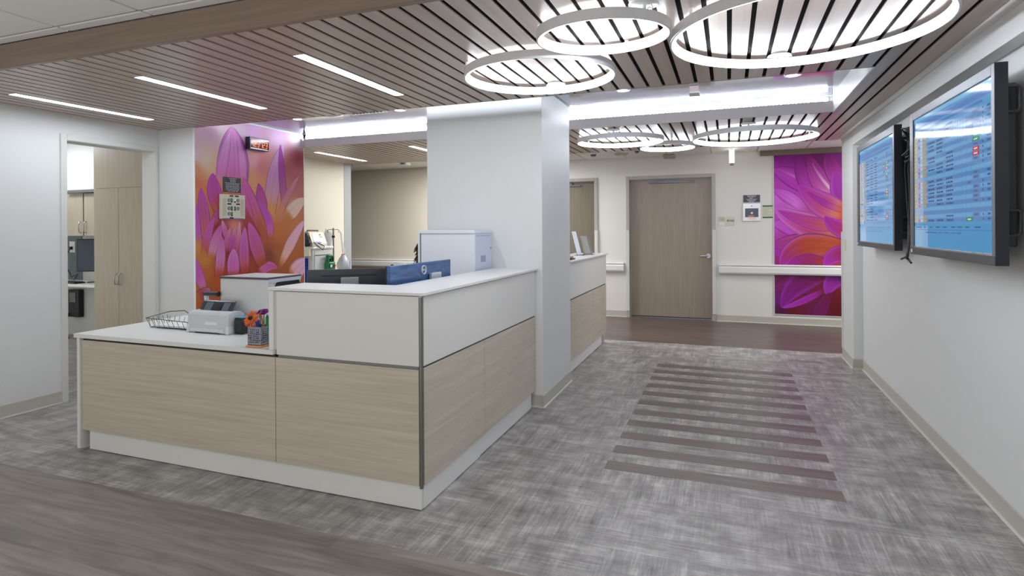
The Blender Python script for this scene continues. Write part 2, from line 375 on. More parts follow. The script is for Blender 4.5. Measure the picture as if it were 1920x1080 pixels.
def ring(x,y,r,tilt,cdir,label,group):
    z=2.3; t=thing('ring_light',label,'light',(x,y,z),group)
    T=Matrix.Translation((x,y,z))@Matrix.Rotation(math.atan(tilt),4,'X')
    w=.024;h=.046
    MB().lathe([(r-w*.35,0),(r,0),(r,h),(r-w,h),(r-w,h-.003),(r-w*.6,h-.003)],(0,0,0),96,smooth=False).xf(T).build('ring',M_ring,t)
    MB().lathe([(r-w*.35,.0015),(r-w+.001,.004),(r-w+.001,h-.003)],(0,0,0),96,smooth=False).xf(T).build('diffuser',M_ringled,t)
    for k,da in enumerate((0,2.1,-2.1)):
        a=cdir+da; px,py=x+(r-.012)*math.cos(a),y+(r-.012)*math.sin(a); pz=(T@Vector(((r-.012)*math.cos(a),(r-.012)*math.sin(a),h))).z
        MB().cyl((px,py,pz-.004),(px,py,ZA-.001),.009,n=12).build('stem',M_white,t)
        if k==0:
            MB().lathe([(0,0),(.062,0),(.066,.004),(.062,.014),(0,.016)],(px,py,ZA-.018),28).build('canopy',M_white,t)
            MB().tube([(px+.03,py,ZA-.016),(px+.036,py+.01,ZA-.035),(px+.02,py+.012,pz+.012),(px+.01,py+.006,pz)],.003,6).build('cable',M_white,t)
ring(-1.05,3.302,.448,.018,math.atan2(3.744-3.302,-1.072+1.05),'silver ring light nearest the linear lights, mid-sized of the front three','ring lights of the front ceiling')
ring(-.551,2.716,.312,.05,math.atan2(-.18,.194),'smallest silver ring light of the front three, between two larger rings','ring lights of the front ceiling')
ring(.322,3.007,.59,.012,math.atan2(.593,-.053),'largest silver ring light, cut off by the top of the photo','ring lights of the front ceiling')
ring(-1.063,6.11,.447,.02,math.atan2(-.44,.013),'mid-sized silver ring light beyond the recess, next to the column','ring lights of the back ceiling')
ring(-.642,6.742,.303,0,math.atan2(.2,.2),'smallest silver ring light beyond the recess, farthest of all the rings','ring lights of the back ceiling')
ring(.244,6.371,.594,.009,math.atan2(-.485,-.057),'large silver ring light beyond the recess, next to the displays wall','ring lights of the back ceiling')
for x,lab in ((-4.071,'small round downlight in the recess near the flower mural'),(-2.887,'small round downlight in the recess just left of the column'),(-.799,'small round downlight in the recess just right of the column'),(.448,'small round downlight in the recess toward the displays wall')):
    t=thing('downlight',lab,'light',(x,4.745,ZC-.004),'downlights in the ceiling recess')
    MB().lathe([(.0,.0),(.042,.0)],(x,4.745,ZC-.004),24).build('lens',M_spot,t)
    MB().lathe([(.042,.003),(.042,-.003),(.056,-.002),(.058,.0035)],(x,4.745,ZC-.004),24).build('light_trim',M_white,t)
# things on the ceilings
t=thing('ceiling_speaker','round grey speaker grille in the recess above the monitors','speaker',(-3.62,4.62,ZC))
MB().lathe([(0,-.006),(.13,-.006),(.14,-.002),(.142,0)],(-3.62,4.62,ZC-.001),32).build('grille',mat('grey_grille',(150,150,155),.5),t)
MB().lathe([(.142,0),(.144,-.008),(.155,-.006),(.157,0)],(-3.62,4.62,ZC-.001),32).build('grille_ring',M_white,t)
t=thing('air_diffuser','square slotted air diffuser in the recess left of the column','vent',(-3.22,4.64,ZC))
f=MB()
for a0,a1,b0,b1 in ((-.2,.2,-.12,-.1),(-.2,.2,.1,.12),(-.2,-.18,-.1,.1),(.18,.2,-.1,.1)): f.box(-3.22+a0,-3.22+a1,4.64+b0,4.64+b1,ZC-.012,ZC-.001,.002)
f.build('vent_frame',M_white,t)
f=MB()
for i in range(9): f.box(-3.39+i*.038,-3.38+i*.038,4.54,4.74,ZC-.01,ZC-.001)
f.build('vent_blades',M_alu,t)
t=thing('occupancy_sensor','small white sensor box under the ceiling recess in front of the ring lights','sensor',(-.25,4.86,ZC))
MB().box(-.285,-.215,4.8,4.92,ZC-.055,ZC-.001,.004).build('sensor_body',mat('sensor_rose_reflection',(206,190,186),.4),t)  # rose tint of a reflection put into the body colour
MB().box(-.29,-.21,4.795,4.925,ZC-.062,ZC-.053,.002).build('sensor_rim',M_white,t)
t=thing('ceiling_camera','grey and white camera puck on the tiles right of the column','camera',(-1.85,8.39,ZT))
MB().cyl((-1.85,8.39,ZT),(-1.85,8.39,ZT-.03),.06,.055,24).build('camera_base',M_white,t)
MB().cyl((-1.85,8.39,ZT-.03),(-1.85,8.39,ZT-.055),.045,.035,24).build('camera_lens',mat('smoked_grey',(90,95,105),.25),t)
t=thing('smoke_detector','round beige smoke detector on the tiles above the gap between the doors','detector',(-1.49,8.68,ZT))
MB().lathe([(0,-.03),(.06,-.028),(.1,-.012),(.105,0)],(-1.49,8.68,ZT),28).build('detector_base',mat('detector_beige',(186,180,168),.5),t)
MB().lathe([(0,-.038),(.035,-.036),(.045,-.028)],(-1.49,8.68,ZT),28).build('detector_cap',M_white,t)
tag(MB().lathe([(0,-.03),(.02,-.028),(.03,-.008),(.045,0)],(-1.236,8.49,ZT),20).build('ceiling_sprinkler',mat('bronze',(120,104,92),.4,metal=.5)),'tiny bronze sprinkler head on the tiles behind the smallest far ring','sprinkler')
tag(MB().box(-.92,-.76,9.0,9.2,ZT-.05,ZT,.01).build('ceiling_box',mat('pale_grey_plastic',(170,166,160),.5)),'pale grey box on the tiles against the wall above the closed door','ceiling box')
t=thing('call_light','lit white corridor call light hanging from the tiles before the closed door','light',(.046,8.77,ZT))
MB().box(.012,.08,8.74,8.8,ZT-.2,ZT-.012,.008).build('lens',mat('call_light_lens',(255,252,245),.4,emit=2.2,ecol=(255,250,242)),t)
MB().box(.02,.072,8.745,8.795,ZT-.235,ZT-.2,.004).build('lamp_base',mat('rose_grey',(178,160,150),.4),t)
MB().cyl((.046,8.77,ZT),(.046,8.77,ZT-.013),.03,n=16).build('canopy',M_white,t)
t=thing('motion_sensor','square white motion sensor on the far tiles left of the column','sensor',(-4.99,8.36,ZT))
MB().box(-5.06,-4.92,8.29,8.43,ZT-.05,ZT,.008).build('sensor_body',M_white,t)
MB().box(-5.03,-4.95,8.28,8.292,ZT-.045,ZT-.008,.002).build('sensor_window',mat('sensor_grey',(110,112,115),.4),t)
# ------------------------------------------------------------------ doors, rails and signs on the far wall
def door_frame(x0,x1,z1,name,guard_l=True,guard_r=True):
    m=MB(); w=.052
    m.box(x0-w,x0,YF-.02,YF+.12,0,z1+w,.003).box(x1,x1+w,YF-.02,YF+.12,0,z1+w,.003).box(x0,x1,YF-.02,YF+.12,z1,z1+w,.003)
    m.box(x0,x0+.012,YF+.03,YF+.06,0,z1).box(x1-.012,x1,YF+.03,YF+.06,0,z1).box(x0,x1,YF+.03,YF+.06,z1-.012,z1)
    fr=struct(name,m,M_grayframe)
    if guard_l: MB().box(x0-w-.004,x0-.004,YF-.03,YF-.018,.105,1.37,.003).build('corner_guard',M_trimw,fr)
    if guard_r: MB().box(x1+.004,x1+w+.004,YF-.03,YF-.018,.105,1.37,.003).build('corner_guard',M_trimw,fr)
    return fr
door_frame(-1.46,-.235,2.16,'trim_21'); door_frame(-3.25,-2.02,2.16,'trim_22')
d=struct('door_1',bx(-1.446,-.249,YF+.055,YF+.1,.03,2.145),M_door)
MB().box(-1.17,-.48,YF+.03,YF+.055,2.095,2.118,.005).box(-1.1,-.75,YF+.035,YF+.055,2.118,2.142,.004).build('door_closer',mat('closer_grey',(112,116,126),.35,metal=.5),d)
h=MB(); h.cyl((-.29,YF+.055,.976),(-.29,YF+.035,.976),.034,n=24); h.cyl((-.29,YF+.04,.976),(-.29,YF-.005,.976),.011,n=12)
h.tube([(-.29,YF-.002,.976),(-.33,YF-.006,.976),(-.41,YF-.004,.976)],.011,10); h.build('door_handle',M_steel,d)
MB().box(-1.446,-.249,YF+.05,YF+.1,.005,.012).build('door_sweep',mat('threshold_metal',(190,205,225),.25,metal=.8),d)
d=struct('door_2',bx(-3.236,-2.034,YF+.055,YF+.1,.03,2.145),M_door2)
MB().box(-2.8,-2.25,YF+.03,YF+.055,2.085,2.112,.005).box(-2.7,-2.4,YF+.03,YF+.055,2.112,2.142,.004).build('door_closer',mat('closer_grey',(112,116,126),.35,metal=.5),d)
def rail(x0,x1,label,y=YF):
    t=thing('handrail',label,'handrail',((x0+x1)/2,y,.79),'white wall handrails')
    MB().prism([(y-.045,.842),(y-.036,.862),(y-.004,.862),(y,.842)],'x',x0,x1).build('rail_lip',M_white,t)
    MB().prism([(y,.832),(y-.05,.828),(y-.062,.81),(y-.062,.742),(y-.05,.72),(y,.715)],'x',x0,x1).build('rail_body',M_white,t)
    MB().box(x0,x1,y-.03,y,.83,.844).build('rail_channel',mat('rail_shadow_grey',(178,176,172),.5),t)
rail(-1.95,-1.55,'short white handrail on the far wall between the two doors')
rail(-.14,1.62,'long white handrail on the far wall crossing the purple flower mural',YF-.0145)
rail(-6.9,-3.7,'long white handrail on the far wall behind the monitors')
struct('trim_23',bx(XR-.012,XR+.03,7.085,7.13,.1,1.35,.003),M_trimw)
t=thing('light_switch','cream light switch on the pier left of the displays','switch',(XR,6.95,1.21))
MB().box(XR-.006,XR,6.91,6.99,1.155,1.27,.002).build('switch_plate',mat('cream_plastic',(218,208,180),.4),t)
MB().box(XR-.011,XR-.005,6.935,6.965,1.185,1.24,.002).build('rocker',mat('cream_rocker',(226,218,192),.35),t)
def bars(M,w,h,rows,col,zoff=.0012,seed=1,fill=.75,lead=.5):
    """rows of short dashes: lettering too small to read in the photo"""
    r=random.Random(seed); m=MB(); n=len(rows); 
    for i,(a,b) in enumerate(rows):
        y=h/2-(i+.5)*h/n; x=-w/2+a*w; end=-w/2+b*w
        while x<end-.004:
            L=min(end-x,r.uniform(.05,.13)*w)
            q=h/n*lead/2
            m.add([M@Vector(p) for p in ((x,y-q,zoff),(x+L*fill,y-q,zoff),(x+L*fill,y+q,zoff),(x,y+q,zoff))],[(0,1,2,3)],col=col); x+=L+.012*w
    return m
M_print=vcol('printed_ink',.5)
t=thing('room_sign','beige room sign reading 4046 to the right of the closed door','sign',(-.025,YF,1.5))
MB().box(-.135,.082,YF-.008,YF,1.43,1.563,.0015).build('sign_plate',mat('sign_beige',(216,213,196),.5),t)
text_mb('4046',.055,FRONT((.025,YF-.0082,1.502))).build('room_number',mat('sign_black',(40,42,45),.5),t)
MB().box(-.133,-.052,YF-.0095,YF-.007,1.49,1.561).build('picture_insert',mat('sign_picture',(196,194,172),.5),t)
MB().box(-.135,-.052,YF-.0095,YF-.007,1.432,1.486).build('name_insert',M_white,t)
MB().ball((-.086,YF-.0095,1.522),(.011,.0015,.007),12,8).build('flower_dot',mat('sign_orange',(196,130,62),.5),t)
t=thing('valve_label','dark blue-grey label with white print above the steel valve box','sign',(.316,YF,1.82))
MB().box(.203,.43,YF-.006,YF,1.77,1.877,.001).build('label_plate',mat('label_slate',(62,72,90),.45),t)
bars(FRONT((.316,YF-.0055,1.823)),.2,.1,[(.2,.82),(.25,.78),(.38,.6),(.15,.88),(.22,.8),(.32,.7)],(225,222,228),seed=3).build('print',M_print,t)
t=thing('valve_box','brushed steel medical gas valve box with a dark window on the far wall','valve box',(.315,YF,1.62))
MB().box(.191,.439,YF-.018,YF,1.489,1.759,.008).build('box_frame',mat('pale_steel',(222,220,222),.3,metal=.4),t)
w=MB().box(.227,.407,YF-.02,YF-.017,1.552,1.68,.002).build('window',mat('valve_window',(70,84,102),.15),t)
MB().cyl((.318,YF-.0195,1.612),(.318,YF-.03,1.612),.016,n=20).build('pull_ring',M_white,w)
MB().box(.265,.345,YF-.0205,YF-.019,1.556,1.58).build('gas_label',mat('gas_orange',(190,120,80),.5),w)
MB().cyl((.316,YF-.018,1.715),(.316,YF-.021,1.715),.008,n=12).build('lock',M_blk,t)
MB().box(.27,.37,YF-.0195,YF-.017,1.513,1.54).build('pink_sticker',mat('sticker_pink',(232,205,210),.5),t)
t=thing('notice_sign','cream notice with green bands between the valve box and the purple mural','sign',(.53,YF,1.63))
MB().box(.462,.599,YF-.004,YF,1.534,1.723).build('notice_sheet',mat('notice_cream',(214,214,192),.5),t)
MB().box(.464,.597,YF-.0055,YF-.003,1.7,1.721).build('green_band',mat('notice_green',(44,110,76),.5),t); MB().box(.464,.597,YF-.0055,YF-.003,1.536,1.557).build('green_band',mat('notice_green',(44,110,76),.5),t)
bars(FRONT((.53,YF-.0035,1.628)),.12,.125,[(.05,.95),(.05,.95),(.05,.7),(.05,.95),(.05,.95),(.05,.6),(.05,.95),(.05,.9)],(172,172,152),seed=5).build('print',M_print,t)
tag(bx(.434,1.62,YF-.06,YF-.0145,2.437,2.51,.003).build('wood_valance',mat('valance_wood',(120,103,90),.45)),'brown wood board across the top of the purple flower mural','valance')
# ------------------------------------------------------------------ flower murals
def mural(name,bg,pets,x0,x1,z0,z1,P,eps,nx,nz,mat_):
    m=MB(); F=3
    def bgc(x,z):
        s=0;c=[0,0,0]
        for (a,b,r,g,bl) in bg:
            w=1/((x-a)**2+(z-b)**2+.0012)**1.5; s+=w; c[0]+=w*r;c[1]+=w*g;c[2]+=w*bl
        return tuple(v/s for v in c)
    for i in range(nx):
        for k in range(nz):
            a=x0+(x1-x0)*i/nx;b=x0+(x1-x0)*(i+1)/nx;c=z0+(z1-z0)*k/nz;d=z0+(z1-z0)*(k+1)/nz
            m.add([P(a,c,0),P(b,c,0),P(b,d,0),P(a,d,0)],[(0,1,2,3)],col=bgc((a+b)/2,(c+d)/2))
    r=random.Random(4); e=0
    cl=lambda v,a,b:max(a,min(b,v))
    for (b0,c0,t0,W,bw,cb,cm,ct,ce) in pets:
        e+=eps; nu=30; nv=16; rows=[]; ph=r.uniform(0,6)
        for i in range(nu+1):
            t=i/nu; 
            x=(1-t)**2*b0[0]+2*t*(1-t)*c0[0]+t*t*t0[0]; z=(1-t)**2*b0[1]+2*t*(1-t)*c0[1]+t*t*t0[1]
            dx=2*(1-t)*(c0[0]-b0[0])+2*t*(t0[0]-c0[0]); dz=2*(1-t)*(c0[1]-b0[1])+2*t*(t0[1]-c0[1]); L=math.hypot(dx,dz) or 1
            nx_,nz_=-dz/L,dx/L
            w=W/2*(bw+(1-bw)*min(1,t/.45))*max(0,1-t**3.2)**.75
            rows.append([(x+nx_*w*s,z+nz_*w*s) for s in [-1+2*j/nv for j in range(nv+1)]])
        for i in range(nu):
            t=(i+.5)/nu
            for j in range(nv):
                s=abs(-1+2*(j+.5)/nv)
                if t<.5: k=t/.5; c=[cb[q]+(cm[q]-cb[q])*k for q in range(3)]
                else: k=(t-.5)/.5; c=[cm[q]+(ct[q]-cm[q])*k for q in range(3)]
                k=max(0,(s-.45)/.55)**1.5*(.35+.65*min(1,t*1.6)); c=[c[q]+(ce[q]-c[q])*k for q in range(3)]
                vein=math.sin((j+.5)/nv*2*PI*3.2+ph)*.5+math.sin((j+.5)/nv*2*PI*7+ph*2)*.5
                f=1+.055*vein
                if s>.93: f*=.74
                fb=min(1,t/.28); fb=fb*fb*(3-2*fb)
                if fb<1:
                    g=bgc(rows[i][j][0],rows[i][j][1]); c=[g[q]+(c[q]-g[q])*fb for q in range(3)]
                q=[rows[i][j],rows[i+1][j],rows[i+1][j+1],rows[i][j+1]]
                q=[(cl(p[0],x0,x1),cl(p[1],z0,z1)) for p in q]
                if max(p[0] for p in q)-min(p[0] for p in q)<1e-5 or max(p[1] for p in q)-min(p[1] for p in q)<1e-5: continue
                m.add([P(p[0],p[1],e) for p in q],[(0,1,2,3)],col=tuple(min(255,v*f) for v in c))
    return m
ML_BG=[(4.095,2.349,225,180,205),(4.276,2.351,215,165,200),(4.372,2.386,225,205,212),(4.606,2.428,222,195,215),(4.784,2.484,225,170,225),(5.131,2.45,228,180,230),(5.472,2.457,240,220,238),(4.082,2.121,215,185,195),(4.182,2.082,214,190,172),(4.262,2.029,212,170,130),(4.081,1.981,210,135,95),(4.056,1.844,200,95,65),(4.18,1.776,205,110,55),(4.079,1.771,205,115,60),(4.781,2.147,214,150,160),(4.892,2.073,200,110,120),(4.816,1.868,208,145,95),(4.743,1.947,205,140,100),(4.968,1.907,210,135,95),(5.337,2.085,175,85,100),(5.47,2.221,150,60,75),(5.468,1.973,165,80,85),(5.512,1.901,175,95,90),(5.206,1.685,205,135,95),(5.028,1.62,212,140,80),(5.085,1.798,210,140,110),(5.332,1.507,185,110,50),(5.462,1.322,165,92,35),(5.12,1.18,165,88,35),(5.459,1.031,163,85,30),(5,1.127,120,55,40),(4.96,0.985,165,85,35),(5.122,1.387,185,105,45),(4.101,1.571,205,110,60),(4.178,1.496,210,130,65),(4.064,1.37,205,110,60),(4.087,1.26,205,140,65),(4.175,1.125,195,130,60),(4.217,1.01,185,105,45),(4.132,0.965,175,95,35),(4.234,0.854,160,85,30),(4.072,0.845,190,110,50),(4.297,0.926,190,80,35),(4.301,1.445,130,35,30),(4.396,1.393,150,50,70),(4.529,1.445,210,130,120),(4.596,1.309,140,30,40),(4.737,1.195,150,40,35),(4.776,1.558,165,55,45),(4.886,1.303,175,80,45),(4.427,1.154,140,30,35),(4.361,0.999,170,60,35),(4.629,0.98,165,55,35),(4.237,1.265,165,70,30),(4.808,0.967,150,60,30),(4.725,1.446,150,40,45)]
ML_PET=[
 ((4.505,1.795),(4.535,2.12),(4.497,2.454),0.4352,0.8,(190,85,135),(205,105,185),(226,150,215),(200,90,195)),
 ((4.348,1.838),(4.369,2.102),(4.483,2.409),0.1496,0.7,(190,90,150),(208,120,195),(225,160,220),(195,85,185)),
 ((4.636,1.857),(4.659,2.133),(4.571,2.368),0.1224,0.7,(195,95,155),(212,130,200),(222,150,215),(190,80,190)),
 ((5.004,1.591),(5.063,2.06),(5.229,2.363),0.2312,0.8,(205,150,150),(200,135,190),(215,170,220),(200,150,200)),
 ((5.247,1.596),(5.193,2.012),(5.171,2.367),0.1224,0.8,(185,95,120),(165,65,150),(175,60,170),(160,60,150)),
 ((5.164,1.594),(5.249,1.776),(5.468,2.035),0.1088,0.7,(205,125,110),(190,110,130),(190,120,140),(185,100,120)),
 ((4.346,1.602),(4.26,1.781),(4.267,1.967),0.1904,0.75,(190,75,75),(178,55,140),(172,45,160),(188,70,205)),
 ((4.177,1.328),(4.16,1.572),(4.126,1.814),0.1496,0.6,(200,100,70),(180,75,130),(178,55,165),(190,75,205)),
 ((4.099,1.259),(4.054,1.47),(4.067,1.645),0.1224,0.8,(195,100,150),(190,80,180),(185,75,190),(180,70,190)),
 ((4.902,1.474),(4.904,1.703),(4.846,1.91),0.1768,0.8,(200,110,80),(180,70,140),(170,45,145),(175,60,165)),
 ((4.902,1.417),(4.741,1.696),(4.637,1.961),0.1768,0.8,(190,90,60),(195,85,150),(196,80,165),(190,75,160)),
 ((4.724,1.418),(4.726,1.612),(4.601,1.882),0.136,0.8,(200,95,80),(190,80,140),(200,95,165),(190,80,160)),
 ((4.886,1.275),(4.599,1.582),(4.683,1.65),0.1224,0.8,(140,30,35),(155,45,60),(185,70,130),(170,60,110)),
 ((5.001,1.301),(5.059,1.533),(4.837,1.711),0.1224,0.7,(205,110,170),(185,75,175),(180,65,185),(195,90,200)),
 ((5.134,0.967),(5.33,1.294),(5.572,1.528),0.1632,0.35,(225,180,130),(217,165,180),(218,165,200),(215,160,195)),
 ((5.289,1.567),(5.376,1.66),(5.575,1.779),0.204,0.9,(214,180,160),(216,185,170),(215,185,178),(214,180,165)),
 ((5.326,0.869),(5.458,0.982),(5.623,1.047),0.2448,0.8,(214,165,150),(216,165,190),(214,160,195),(216,170,195)),
 ((4.845,0.93),(4.96,1.071),(5.118,0.986),0.1224,0.9,(205,110,165),(195,85,155),(190,80,140),(205,110,180)),
 ((4.257,1.445),(4.302,1.565),(4.366,1.64),0.0816,0.8,(165,60,60),(185,70,140),(190,80,150),(185,75,140)),
 ((4.163,1.176),(4.177,1.369),(4.283,1.539),0.1088,0.7,(190,80,60),(190,85,150),(188,75,165),(200,100,190)),
 ((4.236,1.137),(4.281,1.29),(4.364,1.466),0.1292,0.7,(215,160,165),(202,115,175),(192,80,165),(205,120,190)),
 ((4.441,1.313),(4.396,1.419),(4.371,1.514),0.0748,0.8,(195,90,150),(200,100,160),(220,150,175),(200,110,170)),
 ((4.401,1.181),(4.422,1.313),(4.475,1.435),0.0816,0.8,(185,75,90),(195,90,155),(210,130,150),(200,110,165)),
 ((4.473,1.162),(4.501,1.311),(4.529,1.435),0.102,0.8,(170,65,120),(185,75,160),(215,140,150),(200,105,175)),
 ((4.567,1.039),(4.569,1.31),(4.591,1.5),0.0816,0.7,(150,40,60),(195,100,140),(225,170,175),(210,130,170)),
 ((4.899,1.029),(4.811,1.248),(4.711,1.495),0.1904,0.75,(190,80,70),(186,80,145),(195,95,170),(200,105,175)),
 ((4.663,0.95),(4.63,1.199),(4.66,1.446),0.1428,0.75,(195,90,70),(190,85,165),(200,105,180),(206,120,190)),
 ((4.328,0.95),(4.356,1.157),(4.364,1.356),0.1292,0.8,(200,95,110),(205,125,180),(195,90,170),(210,130,195)),
 ((4.505,0.935),(4.506,1.096),(4.514,1.225),0.17,0.85,(205,100,165),(205,105,180),(215,125,195),(212,130,200)),
 ((4.173,0.82),(4.096,0.968),(4.04,1.182),0.1156,0.5,(205,130,170),(200,95,180),(190,75,185),(205,110,195)),
 ((4.095,0.768),(4.173,0.799),(4.216,0.856),0.1496,0.9,(165,75,80),(170,75,90),(200,110,180),(170,80,100)),
]
MR_BG=[(0.647,2.436,128,20,130),(0.96,2.36,130,22,130),(1.197,2.349,118,18,100),(1.463,2.396,135,30,140),(0.646,2.298,165,38,170),(0.89,2.172,178,40,180),(1.162,2.048,170,50,160),(1.395,2.003,195,90,140),(0.644,1.989,185,45,185),(0.888,1.867,185,48,185),(0.643,1.819,208,100,215),(0.887,1.752,210,110,215),(1.227,1.67,170,50,90),(1.459,1.591,190,70,45),(0.641,1.41,195,70,205),(0.815,1.294,180,55,160),(1.022,1.294,180,60,70),(1.225,1.255,180,75,45),(1.424,1.293,175,60,40),(0.639,1.063,170,40,180),(0.779,1.064,165,45,130),(0.952,1.141,175,60,60),(0.638,0.908,150,35,120),(1.223,0.992,165,60,35),(1.422,0.845,165,50,35),(0.636,0.6,120,25,80),(0.811,0.566,125,25,60),(0.635,0.368,115,20,125),(0.669,0.176,80,15,70),(0.878,0.163,105,12,35),(1.151,0.198,110,20,80),(1.353,0.394,105,10,28),(1.451,0.211,100,10,25),(1.154,0.689,110,10,28),(1.354,0.619,120,20,50)]
MR_PET=[
 ((1.195,1.896),(0.889,2.134),(0.597,2.238),0.3168,0.8,(175,45,165),(182,48,185),(185,55,188),(170,35,170)),
 ((1.161,1.973),(0.889,2.134),(0.646,2.251),0.0504,0.8,(215,120,215),(205,95,210),(190,60,190),(205,100,210)),
 ((1.261,1.804),(0.958,2.017),(0.946,2.422),0.2448,0.8,(190,70,175),(170,45,165),(140,25,140),(150,30,150)),
 ((1.44,1.778),(1.162,2.011),(1.083,2.415),0.288,0.7,(215,150,180),(185,70,165),(140,22,130),(170,50,165)),
 ((1.427,1.845),(1.229,2.046),(1.109,2.315),0.0432,0.9,(235,215,215),(215,150,200),(175,60,170),(215,150,200)),
 ((1.481,2.0),(1.363,2.191),(1.298,2.434),0.2448,0.9,(185,80,130),(165,40,150),(130,20,120),(170,55,165)),
 ((0.956,1.713),(0.784,1.87),(0.609,1.944),0.1872,0.8,(212,115,218),(205,95,212),(195,75,205),(190,60,195)),
 ((1.157,1.255),(0.885,1.408),(0.578,1.465),0.288,0.8,(190,75,110),(195,70,195),(200,85,212),(185,55,195)),
 ((1.257,1.067),(0.953,1.233),(0.576,1.124),0.3168,0.8,(185,75,50),(172,60,90),(165,40,165),(175,50,180)),
 ((1.287,0.542),(0.95,0.684),(0.572,0.482),0.36,0.8,(110,20,40),(130,25,70),(120,20,110),(120,22,110)),
 ((1.609,1.589),(1.428,1.89),(1.41,2.197),0.288,0.8,(150,25,120),(150,28,155),(170,50,170),(190,75,205)),
 ((1.569,1.381),(1.124,1.293),(0.607,1.689),0.4176,0.55,(205,140,70),(180,55,110),(205,95,210),(214,125,222)),
 ((1.556,1.441),(1.158,1.354),(0.664,1.649),0.2016,0.5,(200,125,65),(178,60,110),(175,38,180),(190,55,195)),
 ((1.525,1.605),(1.26,1.631),(0.937,2.003),0.3888,0.7,(214,150,95),(178,60,120),(172,38,175),(202,90,212)),
 ((1.518,1.62),(1.261,1.707),(1.039,1.916),0.1008,0.7,(210,140,95),(160,30,150),(155,25,160),(160,28,165)),
 ((1.75,1.366),(1.424,1.293),(1.266,1.556),0.2592,0.8,(190,60,40),(160,30,110),(150,22,150),(190,65,205)),
 ((1.62,1.203),(1.324,1.068),(1.062,1.233),0.2304,0.75,(170,50,30),(170,40,60),(150,22,150),(188,60,200)),
 ((1.653,1.255),(1.522,1.181),(1.391,1.255),0.144,0.8,(140,25,120),(150,25,140),(165,40,170),(190,70,205)),
 ((1.567,1.07),(0.884,1.294),(0.701,0.832),0.3888,0.6,(175,85,30),(172,60,45),(165,35,165),(200,85,212)),
 ((1.356,0.843),(1.02,1.066),(0.778,0.834),0.1584,0.6,(165,55,35),(150,30,100),(160,28,165),(155,25,155)),
 ((1.651,0.996),(1.39,1.106),(1.256,0.842),0.2592,0.8,(160,40,35),(150,30,110),(165,35,175),(190,65,205)),
 ((1.355,0.731),(0.95,0.798),(0.697,0.239),0.36,0.6,(115,18,60),(115,15,95),(140,25,150),(178,52,188)),
 ((1.301,0.542),(0.948,0.303),(0.711,0.24),0.1008,0.6,(150,32,150),(165,40,175),(180,60,190),(185,70,195)),
 ((1.617,0.663),(1.355,0.806),(1.287,0.429),0.288,0.8,(90,15,80),(125,22,130),(160,40,170),(182,58,195)),
 ((1.15,-0.067),(1.151,0.236),(1.354,0.484),0.216,0.7,(110,18,100),(115,18,90),(110,15,60),(120,22,105)),
]

M_mural=vcol('mural_print',.42,spec=.35)
t=thing('flower_mural','tall pink and orange flower photograph on the wall behind the grey printer','mural',(XW,4.8,1.3))
mural('print',ML_BG,ML_PET,4.06,5.548,.1,2.512,lambda y,z,e:(XW+.0022+e,y,z),.00004,60,96,M_mural).build('print',M_mural,t)
MB().box(XW-.01,XW+.001,4.063,5.546,.1,2.512).build('mural_board',M_trimw,t)
[MB().box(XW-.011,XW+.006,a,b,.1,2.37,.001).build('mural_edge_trim',mat('white_metal_trim',(240,240,240),.3),t) for a,b in ((4.0545,4.063),(5.547,5.556))]
t=thing('flower_mural','tall purple flower photograph on the far wall crossed by the handrail','mural',(1.05,YF,1.3))
mural('print',MR_BG,MR_PET,.617,1.66,.15,2.436,lambda x,z,e:(x,YF-.0092-e,z),.00004,56,96,M_mural).build('print',M_mural,t)
MB().box(.611,1.665,YF-.0078,YF-.0015,.144,2.436).build('mural_board',M_trimw,t)
MB().box(.605,.617,YF-.013,YF-.0015,.14,2.436,.001).build('mural_edge_trim',M_trimw,t); MB().box(.617,1.665,YF-.013,YF-.0015,.14,.15,.001).build('mural_edge_trim',M_trimw,t)
# ------------------------------------------------------------------ things on the left mural
t=thing('digital_clock','black wall clock with red digits near the top of the orange flower mural','clock',(XW+.04,4.8,2.31))
cx0=XW+.005; cx1=XW+.066
MB().box(cx0,cx1,4.668,4.936,2.246,2.375,.004).build('clock_case',mat('clock_case',(30,20,44),.35),t)
MB().box(cx1-.002,cx1+.001,4.682,4.93,2.266,2.366).build('display',mat('clock_red_window',(110,10,20),.12,emit=.03,ecol=(190,30,30),spec=.3),t)
MB().box(cx1-.002,cx1+.003,4.676,4.934,2.256,2.263,.001).build('silver_strip',M_steel,t)
SEG={'1':'bc','2':'abged','3':'abgcd'}
def digit(ch,y,z,w,h):
    s=.0048; sk=.12
    def seg(a,m):
        x0=y;x1=y+w;zm=z+h/2;z1=z+h
        R={'a':(x0,x1,z1-s,z1),'d':(x0,x1,z,z+s),'g':(x0,x1,zm-s/2,zm+s/2),'b':(x1-s,x1,zm,z1),'c':(x1-s,x1,z,zm),'e':(x0,x0+s,z,zm),'f':(x0,x0+s,zm,z1)}[a]
        m.add([(cx1+.0016,R[0]+sk*(R[2]-z),R[2]),(cx1+.0016,R[1]+sk*(R[2]-z),R[2]),(cx1+.0016,R[1]+sk*(R[3]-z),R[3]),(cx1+.0016,R[0]+sk*(R[3]-z),R[3])],[(0,1,2,3)])
    m=MB()
    for a in SEG[ch]: seg(a,m)
    m.build('digit',mat('clock_digits',(240,150,70),.4,emit=.3,ecol=(250,170,90)),t)
for ch,y in zip('123123',(4.692,4.73,4.768,4.812,4.842,4.88)): digit(ch,y,2.276,.026,.058)
t=thing('zone_label','black label with rows of white print on the orange flower mural','sign',(XW,4.495,1.865))
MB().box(XW+.0035,XW+.008,4.386,4.606,1.79,1.94,.001).build('label_plate',mat('label_black',(16,17,24),.5),t)
